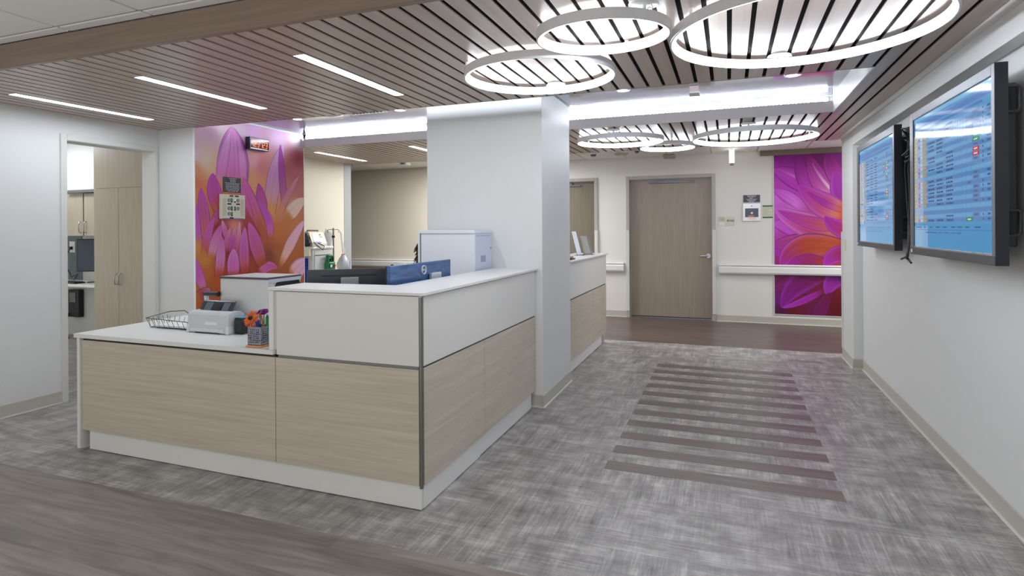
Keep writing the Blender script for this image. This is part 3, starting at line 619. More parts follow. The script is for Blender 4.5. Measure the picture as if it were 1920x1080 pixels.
bars(EAST((XW+.0075,4.496,1.865)),.2,.14,[(.3,.78),(.36,.7),(.36,.72),(.06,.95),(.1,.95),(.1,.95),(.1,.95),(.1,.95),(.2,.85)],(196,198,206),seed=9,lead=.4).build('print',M_print,t)
t=thing('gas_alarm_panel','cream gas alarm panel with round dials below the black label on the mural','alarm panel',(XW+.02,4.487,1.645))
MB().box(XW+.003,XW+.024,4.33,4.645,1.521,1.766,.008).build('panel_body',mat('panel_cream',(212,206,188),.45),t)
PX=XW+.0245
for y0 in (4.362,4.583):
    m=MB()
    for i in range(14): m.box(PX-.002,PX+.0006,y0,y0+.042,1.553+i*.0125,1.559+i*.0125)
    m.build('speaker_grille',mat('slot_tan',(168,162,142),.6),t)
for k,(y,z) in enumerate(((4.437,1.708),(4.55,1.708),(4.437,1.628),(4.55,1.628),(4.437,1.573))):
    g=MB().cyl((PX-.003,y,z),(PX+.003,y,z),.018,n=24).build('gauge',mat('gauge_dark',(66,68,76),.3),t)
    MB().cyl((PX+.002,y,z),(PX+.0036,y,z),.013,n=20).build('gauge_face',mat('gauge_face',(150,150,155),.4),g)
    MB().cyl((PX+.003,y+.002,z),(PX+.0044,y+.002,z),.004,n=10).build('needle',mat('needle_red',(190,60,50),.4),g)
for y,z,c in ((4.471,1.716,'g'),(4.512,1.716,'w'),(4.471,1.636,'g'),(4.512,1.636,'g'),(4.471,1.58,'g')):
    MB().box(PX-.002,PX+.0015,y-.011,y+.011,z-.014,z+.014,.001).build('gas_tag',mat('tag_green',(30,120,80),.4) if c=='g' else M_white,t)
    MB().box(PX-.002,PX+.0016,y-.011,y+.011,z-.03,z-.0145,.001).build('lamp',mat('lamp_black',(30,26,34),.3),t)
for y,z in ((4.468,1.752),(4.535,1.752),(4.442,1.672),(4.55,1.672),(4.468,1.532)):
    MB().box(PX-.002,PX+.0015,y-.023,y+.023,z-.008,z+.008).build('name_tag',mat('label_black',(16,17,24),.5),t)
MB().box(PX-.002,PX+.001,4.36,4.62,1.524,1.53).build('blue_stripe',mat('stripe_blue',(60,110,180),.4),t)
# ------------------------------------------------------------------ reception desk
ZS=.75; ZB=1.093
t=thing('reception_desk','low pale wood desk section with a white end panel, on the left','desk',(-3.15,2.9,0))
MB().box(-3.945,-3.92,2.532,3.37,.012,ZS-.026,.0015).build('end_panel',M_white,t)
MB().box(-3.918,-2.347,2.545,2.563,.13,.708,.0012).build('front_panel',M_desk,t)
MB().box(-3.878,-2.33,2.566,2.582,.004,.129,.001).build('plinth',M_white,t)
MB().box(-3.918,-2.35,2.556,2.6,.708,.724).build('shadow_gap',M_blk,t)
MB().box(-3.918,-2.345,3.33,3.35,.03,.72).build('back_panel',M_whitep,t)
o=MB(); o.prism([(-3.965,2.526),(-2.346,2.526),(-2.346,2.572),(-1.46,2.572),(-1.46,4.352),(-2.26,4.352),(-2.26,3.36),(-3.965,3.36)],'z',ZS-.025,ZS)
tag(o.build('desk_worktop',M_white),'white worktop at sitting height carrying the scanner and printer','worktop')
t=thing('reception_counter','raised front counter of white panel over pale wood, facing the viewer','counter',(-1.9,2.7,0))
MB().box(-2.337,-1.447,2.545,2.565,.724,1.073,.0015).build('upper_panel',M_whitep,t)
MB().box(-2.343,-1.449,2.545,2.563,.13,.708,.0012).build('front_panel',M_desk,t)
MB().box(-2.328,-1.4485,2.563,2.58,.004,.129,.001).build('plinth',M_white,t)
MB().box(-2.33,-1.452,2.551,2.566,.709,.7225).build('reveal_strip',M_alu,t)
MB().box(-2.376,-2.344,2.53,2.545,ZS+.0005,1.077,.002).box(-2.37,-2.339,2.545,2.83,ZS+.0005,1.077,.002).build('side_panel',M_white,t)
MB().box(-2.337,-1.447,2.566,2.571,ZS+.001,1.075).build('back_panel',M_whitep,t)
m=MB(); m.cyl((-1.4405,2.5535,.118),(-1.4405,2.5535,1.068),.0098,n=16); m.build('corner_post',M_alu,t)
MB().box(-1.447,-1.434,2.548,2.56,1.068,1.0785).build('post_cap',mat('post_cap_cream',(210,205,190),.4),t)
t=thing('reception_counter','raised side counter of white panel over two pale wood panels, ending at the column','counter',(-1.45,3.45,0))
MB().box(-1.4465,-1.43,2.566,4.352,.724,1.073,.0015).build('upper_panel',M_whitep,t)
MB().box(-1.447,-1.43,2.566,3.331,.131,.714,.0012).build('front_panel',M_desk,t)
MB().box(-1.447,-1.43,3.335,4.352,.137,.714,.0012).build('front_panel',M_desk,t)
MB().box(-1.458,-1.4445,2.582,3.288,.004,.13,.001).build('plinth',M_white,t)
MB().box(-1.462,-1.449,3.29,4.29,.008,.136,.001).build('plinth',M_white,t)
MB().box(-1.455,-1.438,2.57,4.352,.714,.724).build('reveal_strip',M_blk,t)
MB().box(-1.456,-1.451,2.575,4.35,ZS+.001,1.075).build('back_panel',M_whitep,t)
def rounded(poly,rads,n=6):
    out=[]
    for i,p in enumerate(poly):
        r=rads[i]
        if not r: out.append(p); continue
        a=Vector(poly[i-1])-Vector(p); b=Vector(poly[(i+1)%len(poly)])-Vector(p); a.normalize(); b.normalize()
        c=Vector(p)+(a+b)*r
        for k in range(n+1):
            u=k/n; q=(Vector(p)+a*r)*(1-u)**2+Vector(p)*2*u*(1-u)+(Vector(p)+b*r)*u*u; out.append((q.x,q.y))
    return out
o=MB(); o.prism(rounded([(-2.378,2.524),(-1.409,2.524),(-1.409,4.358),(-1.766,4.358),(-1.766,2.852),(-2.384,2.826)],[.004,.02,0,0,0,0]),'z',ZB-.0135,ZB)
c=o.build('counter_top',M_white); bv=c.modifiers.new('edge','BEVEL'); bv.width=.003; bv.segments=2; bv.limit_method='ANGLE'
tag(c,'white L-shaped ledge on top of the front and side counters','countertop')
t=thing('reception_counter','far counter of white panel over pale wood behind the column','counter',(-1.6,6.2,0))
MB().box(-1.45,-1.43,5.212,7.17,.724,1.073,.0015).build('upper_panel',M_whitep,t)
MB().box(-1.447,-1.43,5.212,6.408,.125,.712,.0012).build('front_panel',M_desk,t)
MB().box(-1.447,-1.43,6.412,7.17,.12,.712,.0012).build('front_panel',M_desk,t)
MB().box(-1.462,-1.449,5.212,6.955,.006,.124,.001).build('plinth',M_white,t)
MB().box(-1.455,-1.438,5.22,7.16,.712,.724).build('reveal_strip',M_blk,t)
MB().box(-2.25,-1.452,7.13,7.155,.01,1.073).build('end_panel',M_whitep,t)
MB().box(-2.26,-1.46,5.212,7.13,ZS-.025,ZS,.002).build('work_surface',M_white,t)
o=bx(-1.82,-1.405,5.212,7.205,ZB-.0135,ZB,.002).build('counter_top',M_white); tag(o,'white ledge on the far counter behind the column','countertop')
# ------------------------------------------------------------------ on the low desk
M_wire=mat('black_wire',(30,34,34),.4,metal=.4)
t=thing('letter_tray','black wire letter tray with white paper at the left end of the low desk','tray',(-3.5,2.95,ZS))
x0,x1,y0,y1=-3.69,-3.335,2.835,3.0; z0=ZS+.006; z1=ZS+.068
m=MB()
top=[(x0-.02,y0-.005,z1),(x1+.01,y0-.005,z1-.012)]
m.tube([(x1+.02,y0-.005,z1-.012),(x0-.022,y0-.005,z1),(x0-.022,y1+.01,z1+.02),(x0+.12,y1+.012,z1+.032),(x0+.2,y1+.01,z1-.008),(x1+.02,y1+.01,z1-.012)],.0026,8)
for i in range(9):
    x=x0+(x1-x0)*i/8.; m.tube([(x-.018+.02*i/8,y0-.005,z1-.012*i/8),(x,y0+.012,z0),(x,y1-.012,z0),(x-.018+.02*i/8,y1+.01,z1-.012)],.0016,6)
for i in range(5):
    y=y0+.012+(y1-y0-.024)*i/4.; m.tube([(x0-.02,y,z1),(x0,y,z0),(x1,y,z0)],.0016,6)
m.tube([(x0,y0+.012,z0),(x1,y0+.012,z0),(x1,y1-.012,z0),(x0,y1-.012,z0)],.0024,8,closed=True)
m.build('wire_basket',M_wire,t)
for x in (x0+.05,x1-.05): MB().cyl((x,y0+.03,ZS),(x,y0+.03,ZS+.006),.007,n=10).build('foot',M_blk,t)
tag(MB().box(-3.655,-3.36,2.852,2.985,ZS+.009,ZS+.022,.001).build('paper_stack',mat('paper_white',(240,242,243),.6)),'stack of white paper inside the black wire tray','paper')
t=thing('document_scanner','grey desktop document scanner with a smoked feed tray','scanner',(-3.13,2.88,ZS))
M_scan=mat('scanner_grey',(200,203,207),.4); M_scan2=mat('scanner_pale',(220,222,225),.4)
prof=[(2.802,ZS+.006),(2.812,ZS+.118),(2.822,ZS+.132),(2.845,ZS+.138),(2.905,ZS+.138),(2.935,ZS+.12),(2.965,ZS+.03),(2.965,ZS+.006)]
MB().prism(prof,'x',-3.302,-2.958).build('scanner_body',M_scan,t)
for a,b in ((-3.307,-3.285),(-2.975,-2.953)): MB().prism([(2.8,ZS+.002),(2.803,ZS+.05),(2.97,ZS+.05),(2.97,ZS+.002)],'x',a,b).build('scanner_side',M_scan2,t)
MB().box(-3.23,-3.03,2.8,2.82,ZS+.0,ZS+.008).build('exit_slot',M_blk,t)
MB().prism([(-3.275,2.8),(-2.99,2.8),(-2.99,2.806),(-3.275,2.806)],'z',ZS+.012,ZS+.03).build('front_tray',M_scan2,t)
MB().box(-3.155,-3.055,2.806,2.811,ZS+.055,ZS+.072,.001).build('white_label',M_white,t)
bars(frame((-3.13,2.8075,ZS+.04),(1,0,0),(0,.09,1)),.16,.008,[(.0,1)],(60,62,66),seed=2).build('print',M_print,t)
tray=MB()
def slab(p,x0,x1,th,mb):   # slanted plate following profile p of (y,z)
    mb.prism([(a,b) for a,b in p]+[(a+th,b) for a,b in reversed(p)],'x',x0,x1); return mb
slab([(2.872,ZS+.136),(2.905,ZS+.192),(2.912,ZS+.197)],-3.27,-3.0,.008,tray).build('feed_tray',mat('smoked_tray',(52,62,74),.2),t)
slab([(2.868,ZS+.14),(2.9,ZS+.186)],-3.235,-3.175,.004,MB()).build('paper_guide',mat('guide_grey',(92,100,112),.3),t)
slab([(2.868,ZS+.14),(2.9,ZS+.186)],-3.085,-3.03,.004,MB()).build('paper_guide',mat('guide_grey',(92,100,112),.3),t)
slab([(2.866,ZS+.138),(2.898,ZS+.182)],-3.165,-3.095,.004,MB()).build('tray_support',M_blk,t)
t=thing('hole_punch','punch with a black lever grip on a white arm standing behind the scanner','hole punch',(-3.32,3.07,ZS))
MB().box(-3.42,-3.225,3.03,3.13,ZS,ZS+.045,.008).build('punch_base',M_scan2,t)
MB().tube([(-3.40,3.1,ZS+.04),(-3.41,3.08,ZS+.12),(-3.385,3.03,ZS+.18),(-3.335,2.98,ZS+.228)],.015,12).build('lever_arm',M_scan2,t)
MB().tube([(-3.34,2.978,ZS+.23),(-3.27,2.96,ZS+.232),(-3.19,2.95,ZS+.234)],.017,14).build('lever_grip',M_blk,t)
t=thing('laser_printer','boxy grey laser printer with a dark top rim in front of the orange flower mural','printer',(-3.0,3.1,ZS))
px0,px1,py0,py1=-3.2,-2.8,2.972,3.285
MB().box(px0,px1,py0,py1,ZS+.004,1.088,.006).build('printer_body',mat('printer_grey',(212,214,215),.42),t)
MB().box(px0-.006,px1+.004,py0-.005,py1+.004,1.088,1.1,.003).build('dark_rim',mat('rim_grey',(72,72,76),.4),t)
MB().box(px0+.004,px1-.006,py0+.005,py1-.006,1.0995,1.1015).build('top_cover',mat('printer_top',(205,205,206),.3),t)
MB().box(px1-.001,px1+.008,py0+.02,py1-.004,ZS+.004,1.03,.003).box(px1-.001,px1+.008,py0+.006,py1-.004,1.062,1.088,.003).box(px1-.001,px1+.008,py0+.006,py0+.03,1.03,1.062).build('front_cover',mat('printer_front',(192,197,206),.4),t)
MB().prism([(py0+.06,1.034),(py0+.085,1.066),(py1-.03,1.066),(py1-.01,1.034)],'x',px1-.002,px1+.0095).build('output_slot',M_blk,t)
MB().box(px1,px1+.03,py0+.1,py1-.005,1.02,1.033,.002).build('output_lip',mat('printer_front',(192,197,206),.4),t)
MB().cyl((px1+.006,py0+.045,.975),(px1+.011,py0+.045,.975),.008,n=14).build('power_button',M_blk,t)
MB().box(px1+.006,px1+.011,py0+.03,py0+.06,.88,.955,.002).build('badge',M_white,t)
MB().box(px1+.01,px1+.0125,py0+.037,py0+.053,.888,.946).build('badge_insert',M_blk,t)
t=thing('binder_box','grey plastic box between the printer and the front counter','box',(-2.66,3.3,ZS))
MB().box(-2.755,-2.66,3.29,3.42,ZS,1.075,.006).build('box_body',mat('box_grey',(150,158,170),.45),t)
MB().box(-2.75,-2.665,3.286,3.291,ZS+.05,ZS+.2,.001).build('box_face',mat('box_face',(170,176,186),.4),t)
t=thing('desk_gadget','small black upright box between the scanner and the pencil cup','gadget',(-2.9,2.87,ZS))
MB().box(-2.945,-2.875,2.84,2.93,ZS,ZS+.105,.008).build('gadget_body',M_dk,t)
MB().box(-2.94,-2.88,2.836,2.842,ZS+.02,ZS+.09,.003).build('gadget_panel',M_blk,t)
MB().box(-2.94,-2.88,2.845,2.92,ZS+.104,ZS+.108,.002).build('blue_top',mat('gadget_blue',(90,160,205),.4),t)
# pencil cup: perforated metal on a wooden coaster
cx_,cy_=-2.503,2.602; hw=.045
t=thing('coaster','square wooden coaster under the silver pencil cup','coaster',(cx_,cy_,ZS))
MB().box(cx_-.055,cx_+.055,cy_-.055,cy_+.055,ZS,ZS+.012,.004).build('coaster_slab',wood('coaster_wood',((190,130,80),(205,150,100),(220,172,128)),(60,60,60),.5),t)
t=thing('pencil_cup','silver perforated square pencil cup holding pens and flowers on the low desk','pencil cup',(cx_,cy_,ZS+.012))
rr=random.Random(11); zc=ZS+.0125; hh=.103
def lattice(P):
    m=MB(); n=9
    # plate with many small openings: build the cells around each hole
    W_=2*hw; H_=hh; nx=8; nz=9
    for i in range(nx):
        for k in range(nz):
            a=-hw+W_*i/nx;b=a+W_/nx;c=H_*k/nz;d=c+H_/nz
            if i in(0,nx-1) and rr.random()<.55 or k in (0,nz-1): m.add([P(a,c),P(b,c),P(b,d),P(a,d)],[(0,1,2,3)]); continue
            cx2=(a+b)/2+rr.uniform(-.001,.001);cz2=(c+d)/2+rr.uniform(-.001,.001);r1=(b-a)*rr.uniform(.28,.46);r2=(d-c)*rr.uniform(.28,.46)
            ph=rr.uniform(0,PI); out=[];inn=[]
            for q in range(8):
                u=2*PI*q/8; s=max(abs(math.cos(u)),abs(math.sin(u)))
                out.append(P((a+b)/2+(b-a)/2*math.cos(u)/s,(c+d)/2+(d-c)/2*math.sin(u)/s)); inn.append(P(cx2+r1*math.cos(u),cz2+r2*math.sin(u)))
            m.add(out+inn,[(q,(q+1)%8,8+(q+1)%8,8+q) for q in range(8)])
    return m
M_cup=mat('cup_silver',(150,153,165),.35,metal=.5)
for P in (lambda a,c:(cx_+a,cy_-hw,zc+c),lambda a,c:(cx_+hw,cy_+a,zc+c),lambda a,c:(cx_-hw,cy_+a,zc+c),lambda a,c:(cx_+a,cy_+hw,zc+c)):
    q=lattice(P).build('pierced_side',M_cup,t); s=q.modifiers.new('thick','SOLIDIFY'); s.thickness=.0015
m=MB()
for sx in(-1,1):
    for sy in(-1,1): m.box(cx_+sx*hw-.002,cx_+sx*hw+.002,cy_+sy*hw-.002,cy_+sy*hw+.002,zc,zc+hh)
for sx in(-1,1): m.box(cx_+sx*hw-.002,cx_+sx*hw+.002,cy_-hw,cy_+hw,zc+hh-.004,zc+hh).box(cx_-hw,cx_+hw,cy_+sx*hw-.002,cy_+sx*hw+.002,zc+hh-.004,zc+hh)
m.box(cx_-hw,cx_+hw,cy_-hw,cy_+hw,zc,zc+.002)
m.build('cup_frame',M_cup,t)
tag(MB().box(cx_-.0415,cx_+.0415,cy_-.0415,cy_+.0415,zc+.003,zc+.06).build('cup_liner',M_blk),'dark liner inside the silver pencil cup','liner')
def flower(c,n,R,wid,nrm,colr,ccol,name,label,stem_to,layers=2):
    t=thing(name,label,'flower',stem_to)
    nrm=Vector(nrm).normalized(); a=nrm.orthogonal().normalized(); b=nrm.cross(a); c=Vector(c)
    m=MB()
    for L in range(layers):
        RR=R*(1-.25*L)
        for k in range(n):
            th=2*PI*(k+.5*L)/n+rr.uniform(-.08,.08); d=a*math.cos(th)+b*math.sin(th); s=nrm.cross(d)
            r2=RR*rr.uniform(.88,1.08); lift=.12+.25*L
            pts=[]
            for i,(u,w) in enumerate(((.12,.25),(.4,.8),(.7,1),(.9,.75),(1,.2))):
                p=c+d*(u*r2)+nrm*(r2*(lift*u-.25*u*u)); pts+= [p-s*wid*w/2,p+nrm*(-.0012*w),p+s*wid*w/2]
            fs=[]
            for i in range(4):
                for j in range(2): fs.append((i*3+j,i*3+j+1,i*3+j+4,i*3+j+3))
            f=rr.uniform(.85,1.1); m.add(pts,fs,True,col=tuple(min(255,q*f) for q in colr))
    m.build('petals',vcol('petal_colours',.55),t)
    MB().ball(c+nrm*.004,(R*.26,R*.26,R*.2),14,8).build('flower_centre',ccol,t)
    MB().tube([Vector(stem_to),(Vector(stem_to)+c)/2+Vector((.004,0,.005)),c],.0022,6).build('stem',mat('stem_green',(52,74,44),.6),t)
    return t
zr=zc+hh
flower((-2.532,2.562,zr+.046),19,.058,.0105,(-.05,-.85,.5),(222,104,42),mat('flower_dark_centre',(54,26,16),.8),'orange_flower','orange daisy with a dark centre standing in the pencil cup',(cx_-.015,cy_,zc+.06))
flower((-2.522,2.615,zr+.075),14,.026,.015,(-.2,-.6,.8),(120,20,120),mat('plum_centre',(50,10,50),.8),'purple_flower','purple flower behind the orange daisy, on its left',(cx_-.012,cy_+.012,zc+.06),3)
flower((-2.487,2.612,zr+.08),14,.026,.015,(.2,-.6,.8),(132,24,132),mat('plum_centre',(50,10,50),.8),'purple_flower','purple flower behind the orange daisy, at the top right',(cx_+.008,cy_+.012,zc+.06),3)
def pen(p0,p1,r,col,label,name='pen',cap=None):
    t=thing(name,label,name,p0); p0=Vector(p0);p1=Vector(p1)
    MB().cyl(p0,p1,r,n=12).build('barrel',mat('pen_%d_%d_%d'%col,col,.4),t)
    e=(p1-p0).normalized()
    MB().cyl(p1-e*.001,p1+e*.012,r*(1.15 if cap else .7),r*(.9 if cap else .3),12).build('tip',mat('cap_%d_%d_%d'%(cap or (40,40,44)),cap or (40,40,44),.4),t)
pen((cx_+.012,cy_-.03,zc+.06),(cx_+.012,cy_-.034,zr+.036),.011,(22,42,150),'thick blue marker upright in the pencil cup','marker')
pen((cx_+.02,cy_+.012,zc+.06),(cx_+.004,cy_+.0,zr+.066),.0045,(226,140,58),'orange pencil with a pink eraser in the pencil cup','pencil',(225,120,140))
pen((cx_+.038,cy_+.012,zc+.062),(cx_+.04,cy_+.01,zr+.05),.0085,(28,130,72),'green marker at the right of the pencil cup','marker')
pen((cx_-.012,cy_-.02,zc+.06),(cx_-.008,cy_-.022,zr+.024),.005,(205,205,200),'pale grey pen left of the blue marker','pen')
pen((cx_+.03,cy_+.03,zc+.062),(cx_+.034,cy_+.034,zr+.052),.006,(28,30,34),'black pen behind the green marker','pen')
# ------------------------------------------------------------------ monitors behind the counter
def monitor(origin,xd,w,h,col,label,logo,standcol=None,sx=(-.055,.055),st=.27):
    """back of a screen: origin = centre of the back at the bottom edge, xd = reading direction when seen from behind"""
    t=thing('computer_monitor',label,'monitor',(origin[0],origin[1],ZS),'monitors behind the front counter')
    M=frame(origin,xd,(0,0,1))
    mb=MB().box(-w/2,w/2,0,h,-.022,0,.004); mb.xf(M).build('back_shell',col,t)
    mb=MB().box(-w/2+.002,w/2-.002,.002,h-.002,-.03,-.022); mb.xf(M).build('screen',M_blk,t)
    if not logo:
      mb=MB(); pl=[(-w*.36,h*.04),(w*.36,h*.04),(w*.3,h*.86),(-w*.3,h*.86)]
      mb.prism(pl,'z',-.001,.006); mb.xf(M).build('back_bulge',col,t)
    if not logo:
        MB().box(-w*.33,w*.33,h*.87,h*.885,-.001,.003).xf(M).build('vent_slot',M_blk,t)
    pc=standcol or M_alu
    MB().box(sx[0],sx[1],h*.12,st,.004,.03,.006).xf(M).build('stand_plate',pc,t)
    MB().box(sum(sx)/2-.03,sum(sx)/2+.03,ZS+.012-origin[2],h*.3,.03,.045,.004).xf(M).build('stand_neck',pc,t)
    MB().box(sum(sx)/2-.12,sum(sx)/2+.12,ZS+.0-origin[2],ZS+.012-origin[2],-.1,.05,.004).xf(M).build('stand_foot',M_blk,t)
    if logo:
        m=MB(); n=40; r0,r1=.029,.025
        vs=[(r*math.cos(2*PI*k/n),r*math.sin(2*PI*k/n),z) for z in (.0,.0085) for r in (r0,r1) for k in range(n)]
        fs=[]
        for k in range(n):
            q=(k+1)%n; fs+=[(2*n+k,2*n+q,3*n+q,3*n+k),(k,q,2*n+q,2*n+k),(n+k,n+q,3*n+q,3*n+k)]
        m.add(vs,fs); m.xf(M@Matrix.Translation((0,h*.87,0))).build('logo_ring',M_white,t)
        text_mb('DELL',.02,M@Matrix.Translation((0,h*.87,.0075)),.0009).build('logo_letters',M_white,t)
    else:
        m=MB(); m.tube([(.02*math.cos(PI*k/12),h*.33+.02*math.sin(PI*k/12),.031) for k in range(13)],.0022,6); m.xf(M).build('cable_arch',M_blk,t)
    return t
M_mblue=wood('blue_patterned_shell',((28,52,96),(44,86,140),(60,112,168)),(6,6,90),.28,spec=.6)
dx,dy=.80,.60
monitor((-2.243,3.08,.84),(dx,dy,0),.512,.32,mat('charcoal_shell',(58,60,68),.3),'charcoal computer monitor seen from behind, diagonal in the counter corner',False,standcol=mat('silver_stand',(165,166,170),.35,metal=.4))
monitor((-1.84,3.3,.835),(.0,1,0),.785,.36,M_mblue,'blue-backed computer monitor with a round white logo, behind the side counter',True,standcol=mat('silver_stand_pale',(196,200,208),.35,metal=.3),sx=(.066,.2),st=.288)
tag(MB().ball((-2.03,3.235,1.172),(.013,.013,.012),14,8).build('webcam',M_blk),'small black webcam on the corner between the two monitors','webcam')
t=thing('copier','tall white office copier standing against the column','copier',(-2.04,4.18,ZS))
M_cop=mat('copier_white',(226,231,240),.4); M_cop2=mat('copier_side',(205,213,232),.4)
MB().box(-2.262,-1.802,4.02,4.352,ZS+.002,1.372,.004).build('copier_body',M_cop,t)
MB().box(-2.275,-1.798,4.012,4.354,1.372,1.4,.005).build('copier_lid',M_cop,t)
MB().box(-2.285,-2.268,4.014,4.35,ZS+.002,1.38,.003).build('front_door',M_cop,t)
MB().box(-2.268,-2.262,4.018,4.345,ZS+.01,1.365).build('door_gap',mat('gap_grey',(104,112,118),.5),t)
MB().box(-1.803,-1.797,4.03,4.345,ZS+.002,1.37,.001).build('rear_panel',M_cop2,t)
MB().box(-1.798,-1.7955,4.13,4.22,1.15,1.2).build('rating_label',mat('rating_label_grey',(150,164,190),.5),t)
m=MB()
for i in range(7): m.box(-1.7985,-1.7955,4.045+i*.04,4.073+i*.04,1.352,1.357)
m.build('vent_slots',mat('vent_blue_grey',(140,152,180),.5),t)
MB().box(-1.798,-1.7945,4.31,4.34,1.25,1.262).build('port_cover',mat('vent_blue_grey',(140,152,180),.5),t)
# ------------------------------------------------------------------ on the far counter
M_acr=mat('clear_acrylic',(235,238,242),.06,trans=.85)
t=thing('sign_holder','tall slanted clear sign holder on the far counter nearest the column','sign holder',(-1.66,6.6,ZB),'acrylic holders on the far counter')
def plate(p0,p1,y0,y1,th,name,m,t):
    MB().prism([(p0[0],p0[1]),(p1[0],p1[1]),(p1[0]+th,p1[1]),(p0[0]+th,p0[1])],'y',y0,y1).build(name,m,t)
plate((-1.632,ZB),(-1.702,1.382),6.5,6.72,.003,'holder_face',M_acr,t)
plate((-1.6285,ZB+.006),(-1.697,1.37),6.51,6.71,.0015,'insert_sheet',mat('holder_sheet',(225,232,242),.5),t)
MB().box(-1.66,-1.56,6.5,6.72,ZB,ZB+.003).build('holder_foot',M_acr,t)
t=thing('sign_holder','short wide clear sign holder on the far counter close to its end','sign holder',(-1.53,6.85,ZB),'acrylic holders on the far counter')
MB().prism([(-1.62,1.1),(-1.52,1.1),(-1.575,1.315),(-1.675,1.315)],'y',6.78,6.784).build('holder_face',mat('frosted_acrylic',(206,204,196),.2,trans=.35),t)
MB().prism([(-1.62,1.1),(-1.615,1.1),(-1.67,1.315),(-1.675,1.315)],'y',6.776,6.83).prism([(-1.524,1.1),(-1.519,1.1),(-1.574,1.315),(-1.579,1.315)],'y',6.776,6.83).build('holder_edges',M_acr,t)
MB().box(-1.63,-1.5,6.76,6.86,ZB,ZB+.006,.002).build('holder_foot',M_acr,t)
t=thing('stapler','small tan and black stapler on the far counter beside the column','stapler',(-1.5,5.66,ZB))
MB().box(-1.56,-1.46,5.6,5.75,ZB,ZB+.012,.004).build('stapler_base',M_dk,t)
MB().box(-1.555,-1.475,5.6,5.74,ZB+.016,ZB+.032,.005).build('stapler_arm',mat('tan_plastic',(170,135,112),.4),t)
# ------------------------------------------------------------------ wall displays
M_scr=vcol('screen_light',.06,emit=.4,spec=.5)
def screen_mb(W,H,M,rows,seed,full):
    r=random.Random(seed); m=MB(); lay=[0]
    def q(u0,u1,v0,v1,c,l):
        z=.0004*l
        P=[(-W/2+u0*W,H/2-v1*H,z),(-W/2+u1*W,H/2-v1*H,z),(-W/2+u1*W,H/2-v0*H,z),(-W/2+u0*W,H/2-v0*H,z)]
        m.add([M@Vector(p) for p in P],[(0,1,2,3)],col=c)
    q(0,1,0,1,(76,150,204),0); q(0,1,.83,1,(66,146,200),1); 
    q(0,.22,.84,1,(128,174,214),2); q(0,1,0,.03,(122,180,222),1); q(0,1,.05,.085,(70,120,190),1); q(.1,.9,.1,.115,(60,105,175),1)
    top=.135; bot=.815; n=rows; h=(bot-top)/n
    for i in range(n):
        v=top+i*h
        q(0,1,v,v+h*.94,(86,134,192) if i%2 else (104,164,210),1); q(0,.155,v,v+h*.94,(150,172,200),2)
        if r.random()<.13: continue
        q(.005,.055,v+h*.1,v+h*.85,(192,176,128),3)
        if r.random()<.8: q(.075,.1,v+h*.15,v+h*.8,r.choice([(44,110,190),(44,110,190),(206,70,170)]),3)
        if r.random()<.8: q(.11,.14,v+h*.1,v+h*.85,(182,200,216),3)
        q(.158,.205,v+h*.08,v+h*.88,(176,154,100),3)
        for a,b in ((.235,.33),(.36,.45),(.49,.58)):
            if r.random()<.86:
                x=a
                while x<b-.012:
                    L=r.uniform(.012,.034); q(x,min(b,x+L),v+h*.3,v+h*.72,(44,72,120),3); x+=L+.006
        k=r.random(); c=(96,130,180) if k<.45 else ((32,140,72) if k<.62 else ((192,40,54) if k<.76 else None))
        if c: 
            u=.80 if r.random()<.85 else .73
            q(u,u+.07,v+h*.04,v+h*.9,c,3); q(u+.015,u+.052,v+h*.3,v+h*.65,(200,214,226) if c[0]!=96 else (66,96,150),4)
        if r.random()<.6: q(.9,.91,v+h*.25,v+h*.7,(50,80,130),3)
        if r.random()<.7: q(.945,.975,v+h*.25,v+h*.7,(60,92,145),3)
    for u in (.155,.215,.47,.6,.63,.66,.69,.73,.79,.875,.93): q(u,u+.0018,top,bot,(74,118,178),5)
    for (a,b) in ((.03,.12),(.16,.19),(.25,.29),(.34,.4),(.44,.5),(.55,.6),(.63,.68),(.72,.76),(.82,.88)): q(a,b,.845,.853,(48,84,132),4)
    q(.0,1,.868,.8705,(48,96,150),4)
    for (a,b) in ((.19,.36),(.38,.44),(.47,.53),(.55,.6),(.62,.67)): q(a,b,.885,.892,(56,100,150),4)
    return m
